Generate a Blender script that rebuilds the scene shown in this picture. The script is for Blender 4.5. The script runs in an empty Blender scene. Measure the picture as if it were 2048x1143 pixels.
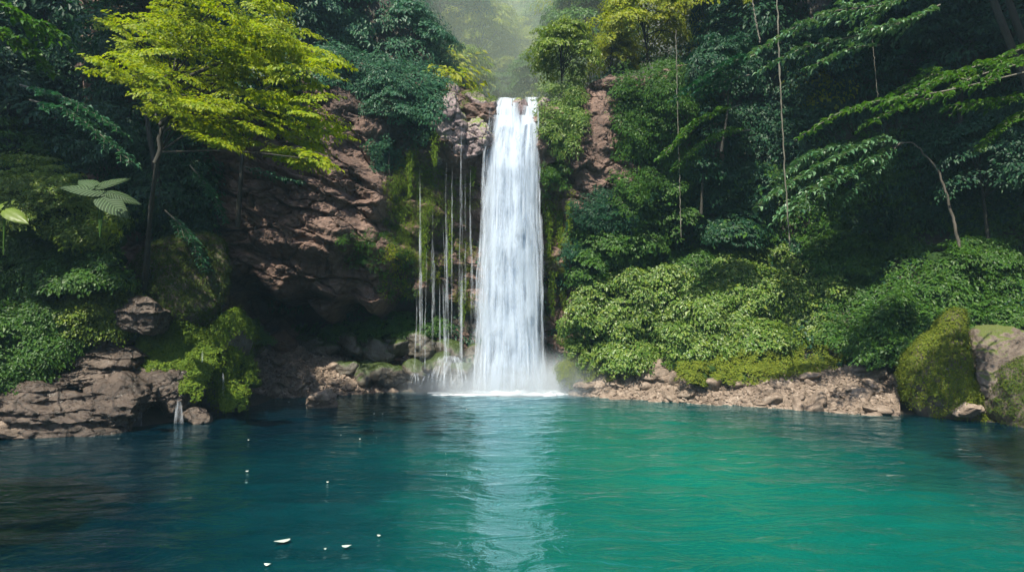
import bpy, bmesh, math, random
import numpy as np
from mathutils import Vector, Euler, Matrix

S = bpy.context.scene
R = math.radians
# ------------------------------------------------------------------ camera
LENS = 22.0
PITCH = R(2.5)
CAM = np.array([0.0, 0.0, 3.94])
cd = bpy.data.cameras.new("camera"); cam = bpy.data.objects.new("camera", cd)
S.collection.objects.link(cam); S.camera = cam
cam.location = CAM; cam.rotation_euler = (R(90) + PITCH, 0, 0)
cd.lens = LENS; cd.sensor_width = 36; cd.clip_end = 600; cd.clip_start = 0.1
# ------------------------------------------------------------------ light
SUN_EL, SUN_AZ = 54.0, -155.0
w = bpy.data.worlds.new("World"); S.world = w; w.use_nodes = True
nt = w.node_tree; bg = nt.nodes["Background"]
sky = nt.nodes.new("ShaderNodeTexSky"); sky.sky_type = 'NISHITA'; sky.sun_disc = False
sky.sun_elevation = R(SUN_EL); sky.sun_rotation = R(SUN_AZ)
nt.links.new(sky.outputs[0], bg.inputs[0]); bg.inputs[1].default_value = 0.12
ld = bpy.data.lights.new("sun", 'SUN'); ld.energy = 5.0; ld.angle = R(0.5); ld.color = (1.0, 0.93, 0.78)
sun = bpy.data.objects.new("sun", ld); S.collection.objects.link(sun)
to_sun = Vector((math.sin(R(SUN_AZ)) * math.cos(R(SUN_EL)), math.cos(R(SUN_AZ)) * math.cos(R(SUN_EL)), math.sin(R(SUN_EL))))
sun.rotation_euler = to_sun.to_track_quat('Z', 'Y').to_euler(); sun.location = (0, 20, 60)
vs = S.view_settings; vs.view_transform = 'Standard'; vs.look = 'None'; vs.gamma = 1.0; vs.exposure = 1.05; vs.use_curve_mapping = False
S.render.engine = 'CYCLES'
c = S.cycles; c.use_denoising = True; c.use_adaptive_sampling = True; c.adaptive_threshold = 0.02
c.max_bounces = 7; c.diffuse_bounces = 3; c.glossy_bounces = 3; c.transmission_bounces = 4; c.transparent_max_bounces = 24
c.volume_bounces = 1; c.caustics_reflective = False; c.caustics_refractive = False; c.sample_clamp_indirect = 4.0
HAZE_DENSITY = 0.0007

# ------------------------------------------------------------------ small tools
FPX = LENS / 36 * 2048
FWD = np.array([0, math.cos(PITCH), math.sin(PITCH)]); UP = np.array([0, -math.sin(PITCH), math.cos(PITCH)])
def ray(px, py):
    return FWD + np.array([(px - 1024) / FPX, 0, 0]) + UP * (-(py - 571.5) / FPX)
def P(px, py, Y):
    d = ray(px, py); return CAM + d * (Y / d[1])
def W(px, py):
    d = ray(px, py); return CAM + d * (-CAM[2] / d[2])
def nrm(a):
    return a / np.maximum(np.linalg.norm(a, axis=-1, keepdims=True), 1e-9)
def _hash(ix, iy, iz, seed):
    h = (ix.astype(np.int64) * 374761393 + iy.astype(np.int64) * 668265263 + iz.astype(np.int64) * 2147483647 + seed * 974634777) & 0xffffffff
    h = ((h ^ (h >> 13)) * 1274126177) & 0xffffffff
    h = ((h ^ (h >> 15)) * 2246822519) & 0xffffffff
    return ((h ^ (h >> 16)) & 0xffffff) / float(0xffffff) * 2 - 1
def noise(p, seed=0):
    i = np.floor(p).astype(np.int64); f = p - i; f = f * f * (3 - 2 * f)
    r = 0
    for dx in (0, 1):
        for dy in (0, 1):
            for dz in (0, 1):
                wgt = (f[..., 0] if dx else 1 - f[..., 0]) * (f[..., 1] if dy else 1 - f[..., 1]) * (f[..., 2] if dz else 1 - f[..., 2])
                r = r + wgt * _hash(i[..., 0] + dx, i[..., 1] + dy, i[..., 2] + dz, seed)
    return r
def fbm(p, octs=4, seed=0, gain=0.5):
    p = np.asarray(p, float); a, t, s = 1.0, 0, 0
    for k in range(octs):
        t = t + a * noise(p * (2.03 ** k) + 17.3 * k, seed + k); s += a; a *= gain
    return t / s
def ridge(p, octs=4, seed=0):
    p = np.asarray(p, float); a, t, s = 1.0, 0, 0
    for k in range(octs):
        t = t + a * (1 - 2 * np.abs(noise(p * (2.1 ** k) + 9.1 * k, seed + k))); s += a; a *= 0.55
    return t / s
def cells(p, seed=0):
    p = np.asarray(p, float); i = np.floor(p).astype(np.int64); f1 = np.full(p.shape[:-1], 9.); f2 = f1.copy(); val = np.zeros(p.shape[:-1])
    for dx in (-1, 0, 1):
        for dy in (-1, 0, 1):
            for dz in (-1, 0, 1):
                c0, c1, c2 = i[..., 0] + dx, i[..., 1] + dy, i[..., 2] + dz
                q = np.stack([c0 + .5 + .48 * _hash(c0, c1, c2, seed), c1 + .5 + .48 * _hash(c0, c1, c2, seed + 1), c2 + .5 + .48 * _hash(c0, c1, c2, seed + 2)], -1)
                d = np.linalg.norm(p - q, axis=-1); v = _hash(c0, c1, c2, seed + 3); nr = d < f1
                f2 = np.where(nr, f1, np.minimum(f2, d)); val = np.where(nr, v, val); f1 = np.where(nr, d, f1)
    return val, f2 - f1
def sstep(a, b, x):
    t = np.clip((x - a) / (b - a), 0, 1); return t * t * (3 - 2 * t)

def mk(name, V, Fs, mat, parent=None, smooth=False, uv=None):
    """V (n,3); Fs one or more (m,k) index arrays."""
    if not isinstance(Fs, (list, tuple)): Fs = [Fs]
    V = np.asarray(V, np.float32)
    me = bpy.data.meshes.new(name)
    me.vertices.add(len(V)); me.vertices.foreach_set("co", V.ravel())
    loops = np.concatenate([np.asarray(f, np.int32).ravel() for f in Fs])
    tot = np.concatenate([np.full(len(f), np.asarray(f).shape[1], np.int32) for f in Fs])
    st = np.concatenate([[0], np.cumsum(tot)[:-1]]).astype(np.int32)
    me.loops.add(len(loops)); me.loops.foreach_set("vertex_index", loops)
    me.polygons.add(len(tot)); me.polygons.foreach_set("loop_start", st)
    me.polygons.foreach_set("use_smooth", np.full(len(tot), smooth))
    if uv is not None:
        ul = me.uv_layers.new(name="UVMap"); ul.data.foreach_set("uv", np.asarray(uv, np.float32)[loops].ravel())
    me.update(calc_edges=True)
    me.materials.append(mat)
    o = bpy.data.objects.new(name, me); S.collection.objects.link(o)
    if parent is not None:
        o.parent = parent
        o.matrix_parent_inverse = Matrix.Translation(-Vector(parent.location))
    return o
def tag(o, label=None, cat=None, group=None, kind=None):
    if label: o["label"] = label
    if cat: o["category"] = cat
    if group: o["group"] = group
    if kind: o["kind"] = kind
    return o
def empty(name, loc):
    o = bpy.data.objects.new(name, None); S.collection.objects.link(o); o.location = [float(v) for v in loc]; o.empty_display_size = 0.3
    return o
def merge(parts):
    Vs, Fs, n = [], {}, 0
    for V, F in parts:
        V = np.asarray(V)
        for f in (F if isinstance(F, (list, tuple)) else [F]):
            f = np.asarray(f); Fs.setdefault(f.shape[1], []).append(f + n)
        Vs.append(V); n += len(V)
    return np.concatenate(Vs), [np.concatenate(v) for v in Fs.values()]
_ico = {}
def ico(sub):
    if sub not in _ico:
        bm = bmesh.new(); bmesh.ops.create_icosphere(bm, subdivisions=sub, radius=1.0)
        V = np.array([v.co[:] for v in bm.verts]); F = np.array([[v.index for v in f.verts] for f in bm.faces]); bm.free()
        _ico[sub] = (V, F)
    return _ico[sub]
def rock(seed, sub=4, planes=14, rough=0.06, strata=0.0, sharp=16):
    """a unit-sized faceted stone"""
    rng = np.random.default_rng(seed); V, F = ico(sub); V = V.copy()
    n = nrm(rng.normal(size=(planes, 3))); d = rng.uniform(0.62, 1.0, planes)
    q = np.maximum(V @ n.T, 1e-3) / d            # 1/r per plane
    r = 1.0 / (np.sum(q ** sharp, axis=1) ** (1 / sharp))
    r = np.minimum(r, 1.25)
    V = V * r[:, None]
    nn = nrm(V)
    V = V + nn * (rough * (fbm(V * 2.2 + seed, 4, seed) + 0.5 * ridge(V * 3.1 + seed, 3, seed + 5)))[:, None]
    if strata > 0:
        s = np.sin((V[:, 2] + 0.12 * fbm(V * 1.7, 3, seed + 9)) * 22 + seed)
        lay = np.floor((V[:, 2] + .18 * fbm(V * 1.3, 3, seed + 9)) * 6 + seed) ; V = V + (nn * np.array([1, 1, 0.15])) * (strata * 1.6 * (_hash(lay.astype(int), lay.astype(int) * 0, lay.astype(int) * 0, seed)) + strata * .5 * ridge(V * [3, 3, 9], 3, seed))[:, None]
    return V, F
def rotz(V, a):
    ca, sa = math.cos(a), math.sin(a); M = np.array([[ca, -sa, 0], [sa, ca, 0], [0, 0, 1]]); return V @ M.T
def euler(V, e):
    return V @ np.array(Euler(e).to_matrix()).T
def vnormals(V, F):
    fn = np.cross(V[F[:, 1]] - V[F[:, 0]], V[F[:, 2]] - V[F[:, 0]])
    N = np.zeros_like(V)
    for k in range(3): np.add.at(N, F[:, k], fn)
    return nrm(N)
def tri(F):
    return F if F.shape[1] == 3 else np.concatenate([F[:, [0, 1, 2]], F[:, [0, 2, 3]]])
def sample(V, F, n, rng, wfn=None):
    F = tri(F); a, b, cc = V[F[:, 0]], V[F[:, 1]], V[F[:, 2]]
    cr = np.cross(b - a, cc - a); ar = np.linalg.norm(cr, axis=1); N = cr / np.maximum(ar, 1e-12)[:, None]
    if wfn is not None: ar = ar * wfn((a + b + cc) / 3, N)
    idx = rng.choice(len(F), n, p=ar / ar.sum()); u = rng.random((n, 2)); s = u.sum(1) > 1; u[s] = 1 - u[s]
    return a[idx] + u[:, :1] * (b[idx] - a[idx]) + u[:, 1:] * (cc[idx] - a[idx]), N[idx]
def tube(pts, radii, seg=7):
    pts = np.asarray(pts, float); n = len(pts); radii = np.broadcast_to(radii, (n,))
    T = nrm(np.gradient(pts, axis=0)); ref = np.array([0.31, 0.9, 0.17]); A = nrm(np.cross(T, ref)); B = np.cross(T, A)
    an = np.linspace(0, 2 * np.pi, seg, endpoint=False)
    V = pts[:, None] + radii[:, None, None] * (np.cos(an)[None, :, None] * A[:, None] + np.sin(an)[None, :, None] * B[:, None])
    V = V.reshape(-1, 3); i = np.arange(n - 1)[:, None] * seg; j = np.arange(seg)[None]; k = (j + 1) % seg
    F = np.stack([i + j, i + k, i + seg + k, i + seg + j], -1).reshape(-1, 4)
    return V, F
def curve(pts, n=24):
    """Catmull-Rom through points"""
    p = np.asarray(pts, float); p = np.vstack([2 * p[0] - p[1], p, 2 * p[-1] - p[-2]]); out = []
    m = len(p) - 3
    for t in np.linspace(0, m - 1e-6, n):
        i = int(t); f = t - i; a, b, cc, d = p[i:i + 4]
        out.append(0.5 * (2 * b + (cc - a) * f + (2 * a - 5 * b + 4 * cc - d) * f * f + (-a + 3 * b - 3 * cc + d) * f ** 3))
    return np.array(out)
def gridF(nu, nv):
    i, j = np.meshgrid(np.arange(nu - 1), np.arange(nv - 1), indexing='ij'); a = i * nv + j
    return np.stack([a, a + nv, a + nv + 1, a + 1], -1).reshape(-1, 4)

# ------------------------------------------------------------------ leaves
def leaves(C, N, T, size, rng, wid=0.5, fold=0.18, droop=0.15, detail=False):
    """folded pointed leaves; C base points, N up side, T along"""
    C = np.asarray(C); n = len(C)
    T = nrm(T - N * np.sum(T * N, -1, keepdims=True)); Sd = np.cross(N, T)
    L = (size * rng.uniform(0.6, 1.3, n))[:, None]; wd = L * wid * rng.uniform(0.8, 1.2, n)[:, None]
    if not detail:
        b = C; t = C + T * L - N * L * droop
        l = C + T * L * 0.42 + Sd * wd * 0.5 + N * L * fold * 0.5; r = C + T * L * 0.42 - Sd * wd * 0.5 + N * L * fold * 0.5
        V = np.stack([b, r, t, l], 1).reshape(-1, 3); k = np.arange(n)[:, None] * 4
        F = np.concatenate([k + [[0, 1, 2]], k + [[0, 2, 3]]])
        return V, F
    prof = [(0, 0, 0), (0.18, .34, .02), (0.42, .5, .03), (0.7, .34, -.03), (1, 0, -.16)]
    cols = []
    for (a, ww, z) in prof:
        zc = z * (1 + droop * 4)
        cols.append(C + T * L * a + N * L * zc)
        if ww:
            cols.append(C + T * L * a + Sd * wd * ww + N * L * (zc + fold * ww)); cols.append(C + T * L * a - Sd * wd * ww + N * L * (zc + fold * ww))
    V = np.stack(cols, 1).reshape(-1, 3); k = np.arange(n)[:, None] * 11
    q = [[1, 4, 5, 2][i] for i in range(4)]
    F4 = np.concatenate([k + [[1, 2, 5, 4]], k + [[1, 4, 7, 8]][:0] if False else k + [[1, 4, 5, 2]]])[:0]
    mids = [0, 1, 4, 7, 10]
    quads, tris = [], []
    for s in (1, 2):
        for a, b in ((1, 4), (4, 7)):
            f = [a, b, b + s, a + s]; quads.append(f if s == 2 else f[::-1])
        f = [0, 1, 1 + s]; tris.append(f if s == 2 else f[::-1])
        f = [7, 10, 7 + s]; tris.append(f if s == 2 else f[::-1])
    return V, [np.concatenate([k + [f] for f in quads]), np.concatenate([k + [f] for f in tris])]

def clump_cloud(C, Nn, rad, nper, rng, flat=0.35, shell=True, tilt=0.55):
    """leaf sites on flattened little domes; C centres (m,3), Nn dome axes (m,3)"""
    m = len(C); rad = np.broadcast_to(rad, (m,))
    Nn = nrm(Nn); ref = np.tile([0.2, 0.1, 1.0], (m, 1)); A = nrm(np.cross(ref + rng.normal(size=(m, 3)) * .2, Nn)); B = np.cross(Nn, A)
    q = rng.normal(size=(m, nper, 3)); q = nrm(q); q[..., 2] = np.abs(q[..., 2]) * 1.0 - 0.12
    rr = rng.uniform(0.35, 1.0, (m, nper, 1)) ** 0.5
    loc = q * rr; loc[..., 2] *= flat
    lobe = 1 + 0.28 * np.sin(np.arctan2(q[..., 1], q[..., 0]) * rng.integers(3, 6, (m, 1)) + rng.uniform(0, 6, (m, 1)))
    loc = loc * lobe[..., None]
    def tow(v): return v[..., :1] * A[:, None] + v[..., 1:2] * B[:, None] + v[..., 2:] * Nn[:, None]
    pos = C[:, None] + tow(loc) * rad[:, None, None]
    n_l = q.copy(); n_l[..., 2] += tilt * 2.2; n_l += rng.normal(size=n_l.shape) * 0.32
    t_l = q.copy(); t_l[..., 2] = -0.25; t_l += rng.normal(size=n_l.shape) * 0.3
    Nw = nrm(tow(n_l)); Tw = nrm(tow(t_l)); Tw[..., 2] -= 0.35
    return pos.reshape(-1, 3), Nw.reshape(-1, 3), nrm(Tw.reshape(-1, 3))
UPV = np.array([0, 0, 1.0])
def inpoly(pts, poly):
    x, y = pts[:, 0], pts[:, 1]; r = np.zeros(len(pts), bool); p = np.asarray(poly, float); j = len(p) - 1
    for i in range(len(p)):
        xi, yi, xj, yj = *p[i], *p[j]
        r ^= ((yi > y) != (yj > y)) & (x < (xj - xi) * (y - yi) / (yj - yi + 1e-12) + xi); j = i
    return r
def poly_pts(poly, n, rng):
    p = np.asarray(poly, float); lo, hi = p.min(0), p.max(0); out = np.zeros((0, 2))
    while len(out) < n:
        q = lo + rng.random((n * 3, 2)) * (hi - lo); out = np.vstack([out, q[inpoly(q, p)]])
    return out[:n]

# ------------------------------------------------------------------ materials
def newmat(name):
    m = bpy.data.materials.new(name); m.use_nodes = True; m.node_tree.nodes.clear(); return m, m.node_tree.nodes, m.node_tree.links
def N_(nodes, typ, **kw):
    n = nodes.new(typ)
    for k, v in kw.items():
        if k in n.inputs: n.inputs[k].default_value = v
        else: setattr(n, k, v)
    return n
def ramp(nodes, stops, interp='LINEAR'):
    r = nodes.new('ShaderNodeValToRGB'); r.color_ramp.interpolation = interp; e = r.color_ramp.elements
    while len(e) < len(stops): e.new(0.5)
    for k, (p, col) in enumerate(stops):
        e[k].position = p; e[k].color = (*col, 1) if len(col) == 3 else col
    return r
def leafmat(name, cols, ribs=False, rough=0.5, trans=0.4, spec=0.3, tint=(1.25, 1.3, 0.55)):
    m, n, l = newmat(name); out = N_(n, 'ShaderNodeOutputMaterial')
    g = N_(n, 'ShaderNodeNewGeometry'); k = len(cols)
    rp = ramp(n, [(i / max(1, k - 1), col) for i, col in enumerate(cols)]); l.new(g.outputs['Random Per Island'], rp.inputs[0])
    nz = N_(n, 'ShaderNodeTexNoise', Scale=0.55); tc = N_(n, 'ShaderNodeTexCoord'); l.new(tc.outputs['Object'], nz.inputs['Vector'])
    hs = N_(n, 'ShaderNodeHueSaturation'); mr = N_(n, 'ShaderNodeMapRange'); mr.inputs[3].default_value = 0.65; mr.inputs[4].default_value = 1.35
    l.new(nz.outputs[0], mr.inputs[0]); l.new(mr.outputs[0], hs.inputs['Value']); l.new(rp.outputs[0], hs.inputs['Color'])
    b = N_(n, 'ShaderNodeBsdfPrincipled', Roughness=rough); b.inputs['Specular IOR Level'].default_value = spec
    src = hs.outputs[0]
    if ribs:
        uv = N_(n, 'ShaderNodeUVMap'); sp = N_(n, 'ShaderNodeSeparateXYZ'); l.new(uv.outputs[0], sp.inputs[0]); ab = N_(n, 'ShaderNodeMath', operation='ABSOLUTE'); l.new(sp.outputs[1], ab.inputs[0])
        k1 = N_(n, 'ShaderNodeMath', operation='MULTIPLY_ADD'); l.new(ab.outputs[0], k1.inputs[0]); k1.inputs[1].default_value = -.22; l.new(sp.outputs[0], k1.inputs[2])
        k2 = N_(n, 'ShaderNodeMath', operation='MULTIPLY'); l.new(k1.outputs[0], k2.inputs[0]); k2.inputs[1].default_value = 75; k3 = N_(n, 'ShaderNodeMath', operation='SINE'); l.new(k2.outputs[0], k3.inputs[0])
        mn = N_(n, 'ShaderNodeMath', operation='SMOOTH_MIN'); l.new(k3.outputs[0], mn.inputs[0]); k4 = N_(n, 'ShaderNodeMath', operation='MULTIPLY'); l.new(ab.outputs[0], k4.inputs[0]); k4.inputs[1].default_value = 8; l.new(k4.outputs[0], mn.inputs[1]); mn.inputs[2].default_value = .2
        rr = ramp(n, [(.0, (.30, .36, .30)), (.5, (1, 1, 1))]); l.new(mn.outputs[0], rr.inputs[0]); mm = N_(n, 'ShaderNodeMix', data_type='RGBA', blend_type='MULTIPLY'); mm.inputs[0].default_value = 1; l.new(src, mm.inputs[6]); l.new(rr.outputs[0], mm.inputs[7]); src = mm.outputs[2]
        bp_ = N_(n, 'ShaderNodeBump', Strength=.6, Distance=.02); l.new(mn.outputs[0], bp_.inputs['Height']); l.new(bp_.outputs[0], b.inputs['Normal'])
    l.new(src, b.inputs['Base Color'])
    t = N_(n, 'ShaderNodeBsdfTranslucent'); mx = N_(n, 'ShaderNodeMix', data_type='RGBA', blend_type='MULTIPLY'); mx.inputs[0].default_value = 1
    l.new(hs.outputs[0], mx.inputs[6]); mx.inputs[7].default_value = (*tint, 1); l.new(mx.outputs[2], t.inputs[0])
    ms = N_(n, 'ShaderNodeMixShader'); ms.inputs[0].default_value = trans
    l.new(b.outputs[0], ms.inputs[1]); l.new(t.outputs[0], ms.inputs[2]); l.new(ms.outputs[0], out.inputs[0])
    return m
def rockmat(name, cols, scale=1.0, crack=0.5, bump=0.5, rough=0.8, moss=None, wet=False, stretch=(1, 1, 1)):
    m, n, l = newmat(name); out = N_(n, 'ShaderNodeOutputMaterial'); tc = N_(n, 'ShaderNodeTexCoord')
    mp = N_(n, 'ShaderNodeMapping'); mp.inputs['Scale'].default_value = [scale * s for s in stretch]; l.new(tc.outputs['Object'], mp.inputs[0])
    n1 = N_(n, 'ShaderNodeTexNoise', Scale=0.8, Detail=9.0, Roughness=0.62); n2 = N_(n, 'ShaderNodeTexNoise', Scale=6.0, Detail=8.0, Roughness=0.7)
    l.new(mp.outputs[0], n1.inputs['Vector']); l.new(mp.outputs[0], n2.inputs['Vector'])
    dst = N_(n, 'ShaderNodeMix', data_type='VECTOR'); dst.inputs[0].default_value = 0.22
    l.new(mp.outputs[0], dst.inputs[4]); l.new(n1.outputs['Color'], dst.inputs[5])
    vo = N_(n, 'ShaderNodeTexVoronoi', feature='DISTANCE_TO_EDGE', Scale=1.3); l.new(dst.outputs[1], vo.inputs['Vector'])
    k = len(cols); rp = ramp(n, [(0.3 + 0.4 * i / max(1, k - 1), col) for i, col in enumerate(cols)])
    ad = N_(n, 'ShaderNodeMath', operation='MULTIPLY_ADD'); l.new(n2.outputs[0], ad.inputs[0]); ad.inputs[1].default_value = 0.5
    sub = N_(n, 'ShaderNodeMath', operation='SUBTRACT'); l.new(n1.outputs[0], sub.inputs[0]); sub.inputs[1].default_value = 0.25; l.new(sub.outputs[0], ad.inputs[2])
    l.new(ad.outputs[0], rp.inputs[0])
    cr = ramp(n, [(0.0, (1 - crack,) * 3), (0.05, (1, 1, 1))]); l.new(vo.outputs[0], cr.inputs[0])
    mx = N_(n, 'ShaderNodeMix', data_type='RGBA', blend_type='MULTIPLY'); mx.inputs[0].default_value = 1
    l.new(rp.outputs[0], mx.inputs[6]); l.new(cr.outputs[0], mx.inputs[7]); col = mx.outputs[2]
    hgt = N_(n, 'ShaderNodeMath', operation='MULTIPLY_ADD'); l.new(cr.outputs[0], hgt.inputs[0]); hgt.inputs[1].default_value = 0.35; l.new(n2.outputs[0], hgt.inputs[2])
    if moss:
        g = N_(n, 'ShaderNodeNewGeometry'); sx = N_(n, 'ShaderNodeSeparateXYZ'); l.new(g.outputs['Normal'], sx.inputs[0])
        a = N_(n, 'ShaderNodeMath', operation='MULTIPLY_ADD'); l.new(n1.outputs[0], a.inputs[0]); a.inputs[1].default_value = 2.2; l.new(sx.outputs[2], a.inputs[2])
        mr = ramp(n, [(moss[1], (0, 0, 0)), (min(1, moss[1] + 0.12), (1, 1, 1))]); hv = N_(n, 'ShaderNodeMath', operation='MULTIPLY'); hv.inputs[1].default_value = 0.5
        l.new(a.outputs[0], hv.inputs[0]); l.new(hv.outputs[0], mr.inputs[0])
        m2 = N_(n, 'ShaderNodeMix', data_type='RGBA'); l.new(mr.outputs[0], m2.inputs[0]); l.new(col, m2.inputs[6]); m2.inputs[7].default_value = (*moss[0], 1); col = m2.outputs[2]
    b = N_(n, 'ShaderNodeBsdfPrincipled', Roughness=rough)
    l.new(col, b.inputs['Base Color'])
    if wet:
        rr = ramp(n, [(0.35, (0.18,) * 3), (0.65, (0.6,) * 3)]); l.new(n2.outputs[0], rr.inputs[0]); l.new(rr.outputs[0], b.inputs['Roughness'])
    bp = N_(n, 'ShaderNodeBump', Strength=bump, Distance=0.12 / scale); l.new(hgt.outputs[0], bp.inputs['Height']); l.new(bp.outputs[0], b.inputs['Normal'])
    l.new(b.outputs[0], out.inputs[0]); return m
def barkmat(name, a, b2):
    return rockmat(name, [a, b2], scale=3.0, crack=0.3, bump=0.6, stretch=(3, 3, .5))

M_MAPLE = leafmat('maple_leaf', [(.12, .21, .008), (.22, .30, .010), (.32, .36, .012), (.17, .26, .010)], trans=0.5, rough=0.5, spec=.3, tint=(1.3, 1.25, .35))
M_GREEN = leafmat('green_leaf', [(.028, .085, .012), (.045, .12, .016), (.075, .15, .02)], rough=0.46)
M_DEEP = leafmat('deep_leaf', [(.008, .040, .020), (.014, .062, .028), (.028, .085, .028)], rough=0.5, tint=(.8, 1.2, .7), trans=.3)  # dark leaf tone; part of the walls' shade is put into it
M_BLUE = leafmat('blue_green_leaf', [(.020, .080, .045), (.035, .11, .055), (.055, .14, .06)], rough=0.45, tint=(.8, 1.2, .8), trans=.3)
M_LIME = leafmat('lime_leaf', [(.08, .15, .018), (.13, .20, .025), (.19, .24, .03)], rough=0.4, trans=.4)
M_IVY = leafmat('ivy_leaf', [(.045, .11, .015), (.08, .16, .02), (.12, .20, .03), (.22, .28, .07)], rough=0.42, trans=.3, spec=.45)  # the palest leaf tone stands for glints of light, put into colour
M_COOL = leafmat('cool_broad_leaf', [(.035, .11, .045), (.07, .16, .07), (.14, .23, .13)], rough=.38, trans=.25, spec=.6)
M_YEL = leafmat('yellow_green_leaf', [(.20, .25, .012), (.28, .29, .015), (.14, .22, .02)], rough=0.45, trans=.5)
M_MOSS = leafmat('moss', [(.07, .11, .012), (.12, .16, .014), (.17, .19, .02)], rough=0.7, trans=.25, spec=.2)
M_BMOSS = leafmat('bright_moss', [(.06, .12, .010), (.11, .18, .014), (.16, .22, .018)], rough=0.65, trans=.35, spec=.2)
M_DMOSS = leafmat('dark_moss', [(.03, .055, .010), (.05, .085, .012), (.09, .11, .014)], rough=0.75, trans=.2, spec=.15)
M_BROWN = rockmat('brown_cliff_rock', [(.05, .031, .023), (.125, .078, .060), (.23, .152, .120)], scale=.55, crack=.5, bump=.8)
M_PURP = rockmat('wet_grey_rock', [(.09, .065, .070), (.22, .165, .165), (.36, .29, .285)], scale=.9, crack=.4, bump=.7, wet=True, moss=((.12, .17, .02), .78), stretch=(1.6, 1.6, .5))
M_SLAB = rockmat('grey_brown_slab_rock', [(.026, .018, .013), (.072, .052, .040), (.155, .118, .093)], scale=.9, crack=.6, bump=1.0, moss=None, wet=True)
M_STONE = rockmat('shore_stone', [(.08, .060, .044), (.19, .142, .108), (.32, .26, .21)], scale=1.4, crack=.2, bump=.6)
M_DROCK = rockmat('dark_mossy_rock', [(.04, .035, .028), (.08, .07, .055), (.14, .12, .10)], scale=1.1, crack=.5, bump=.7, moss=((.035, .055, .012), .72), wet=True)
M_MROCK = rockmat('mossy_boulder_rock', [(.05, .038, .03), (.11, .085, .068), (.20, .16, .13)], scale=1., crack=.3, bump=.7, moss=((.07, .09, .015), .86))
M_SOIL = rockmat('dark_soil', [(.018, .016, .012), (.035, .028, .02), (.06, .045, .03)], scale=.8, crack=.2, bump=.7)
M_GRAV = rockmat('gravel_bank', [(.12, .085, .062), (.26, .19, .145), (.42, .33, .27)], scale=3., crack=.6, bump=1.)  # left gravel, its colour lightened to make up for shade there
M_BARK = barkmat('dark_bark', (.012, .012, .009), (.035, .032, .022))
M_PBARK = barkmat('pale_bark', (.07, .068, .05), (.18, .17, .13))

# ------------------------------------------------------------------ terrain
shoreL = [(-24, -30), (-22, 4), (-19, 15), W(0, 874)[:2], W(200, 862)[:2], W(390, 838)[:2], W(495, 816)[:2], W(560, 792)[:2], W(800, 783)[:2]]
shoreR = [W(1128, 784)[:2], W(1345, 798)[:2], W(1780, 826)[:2], W(2048, 850)[:2], (22, 12), (25, -30)]
pool = np.array([tuple(p) for p in shoreL] + [tuple(p) for p in shoreR])
def pdist(X, Yc, line):
    d = np.full(X.shape, 1e9); l = np.array([tuple(p) for p in line])
    for a, b in zip(l[:-1], l[1:]):
        ab = b - a; t = np.clip(((X - a[0]) * ab[0] + (Yc - a[1]) * ab[1]) / (ab @ ab), 0, 1)
        d = np.minimum(d, np.hypot(X - a[0] - t * ab[0], Yc - a[1] - t * ab[1]))
    return d
def terr(X, Yc):
    ins = inpoly(np.stack([X.ravel(), Yc.ravel()], 1), pool).reshape(X.shape)
    dl, dr = pdist(X, Yc, shoreL), pdist(X, Yc, shoreR); d = np.minimum(dl, dr)
    hl = (.35 + .65 * sstep(12, 24, Yc)) * np.interp(dl, [0, 1, 2.5, 5, 8, 12, 16, 26, 60], [0, .35, .9, 2.4, 5, 12, 21, 38, 50])
    hr = np.interp(dr, [0, 1.4, 2.6, 5, 8, 10, 12, 15, 26, 60], [0, .35, .8, 3.6, 6.0, 7.2, 10, 20, 42, 55])
    side = np.where(dl < dr, hl, hr)
    back = 14.0 + 0.30 * np.clip(Yc - 34, 0, 12) + 0.75 * np.maximum(0, Yc - 46) + 1.25 * np.maximum(0, np.abs(X - 1.2) - 2.2 - .02 * (Yc - 34))
    back = np.minimum(back, 62)
    t = sstep(33.6, 34.4, Yc) * sstep(-17, -14, X) * (1 - sstep(6, 9, X))
    z = side * (1 - t) + back * t
    z = np.where((Yc > 34) & (X <= -14), np.maximum(z, 0.6 * back), z)
    z = np.where((Yc > 34) & (X >= 6), np.maximum(z, 0.8 * back), z)
    zi = -np.minimum(3.2, 0.55 * d)
    z = np.where(ins, zi, z)
    p = np.stack([X, Yc, z * .6], -1)
    z = z + np.where(ins, 0.12, 1.0) * sstep(0.2, 3, d) * 0.8 * fbm(p * 0.35, 4, 3)
    return z
xs = np.concatenate([np.linspace(-95, -34, 20), np.linspace(-33, 33, 220), np.linspace(34, 95, 20)])
ys = np.concatenate([np.linspace(-60, -2, 16), np.linspace(0, 60, 200), np.linspace(62, 120, 24)])
XX, YY = np.meshgrid(xs, ys, indexing='ij'); ZZ = terr(XX, YY)
TV = np.stack([XX, YY, ZZ], -1).reshape(-1, 3); TF = gridF(len(xs), len(ys))
tag(mk('ground', TV, TF, M_SOIL, smooth=True), kind='structure', label='dark steep forest soil of the gorge around and under the pool')

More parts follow.
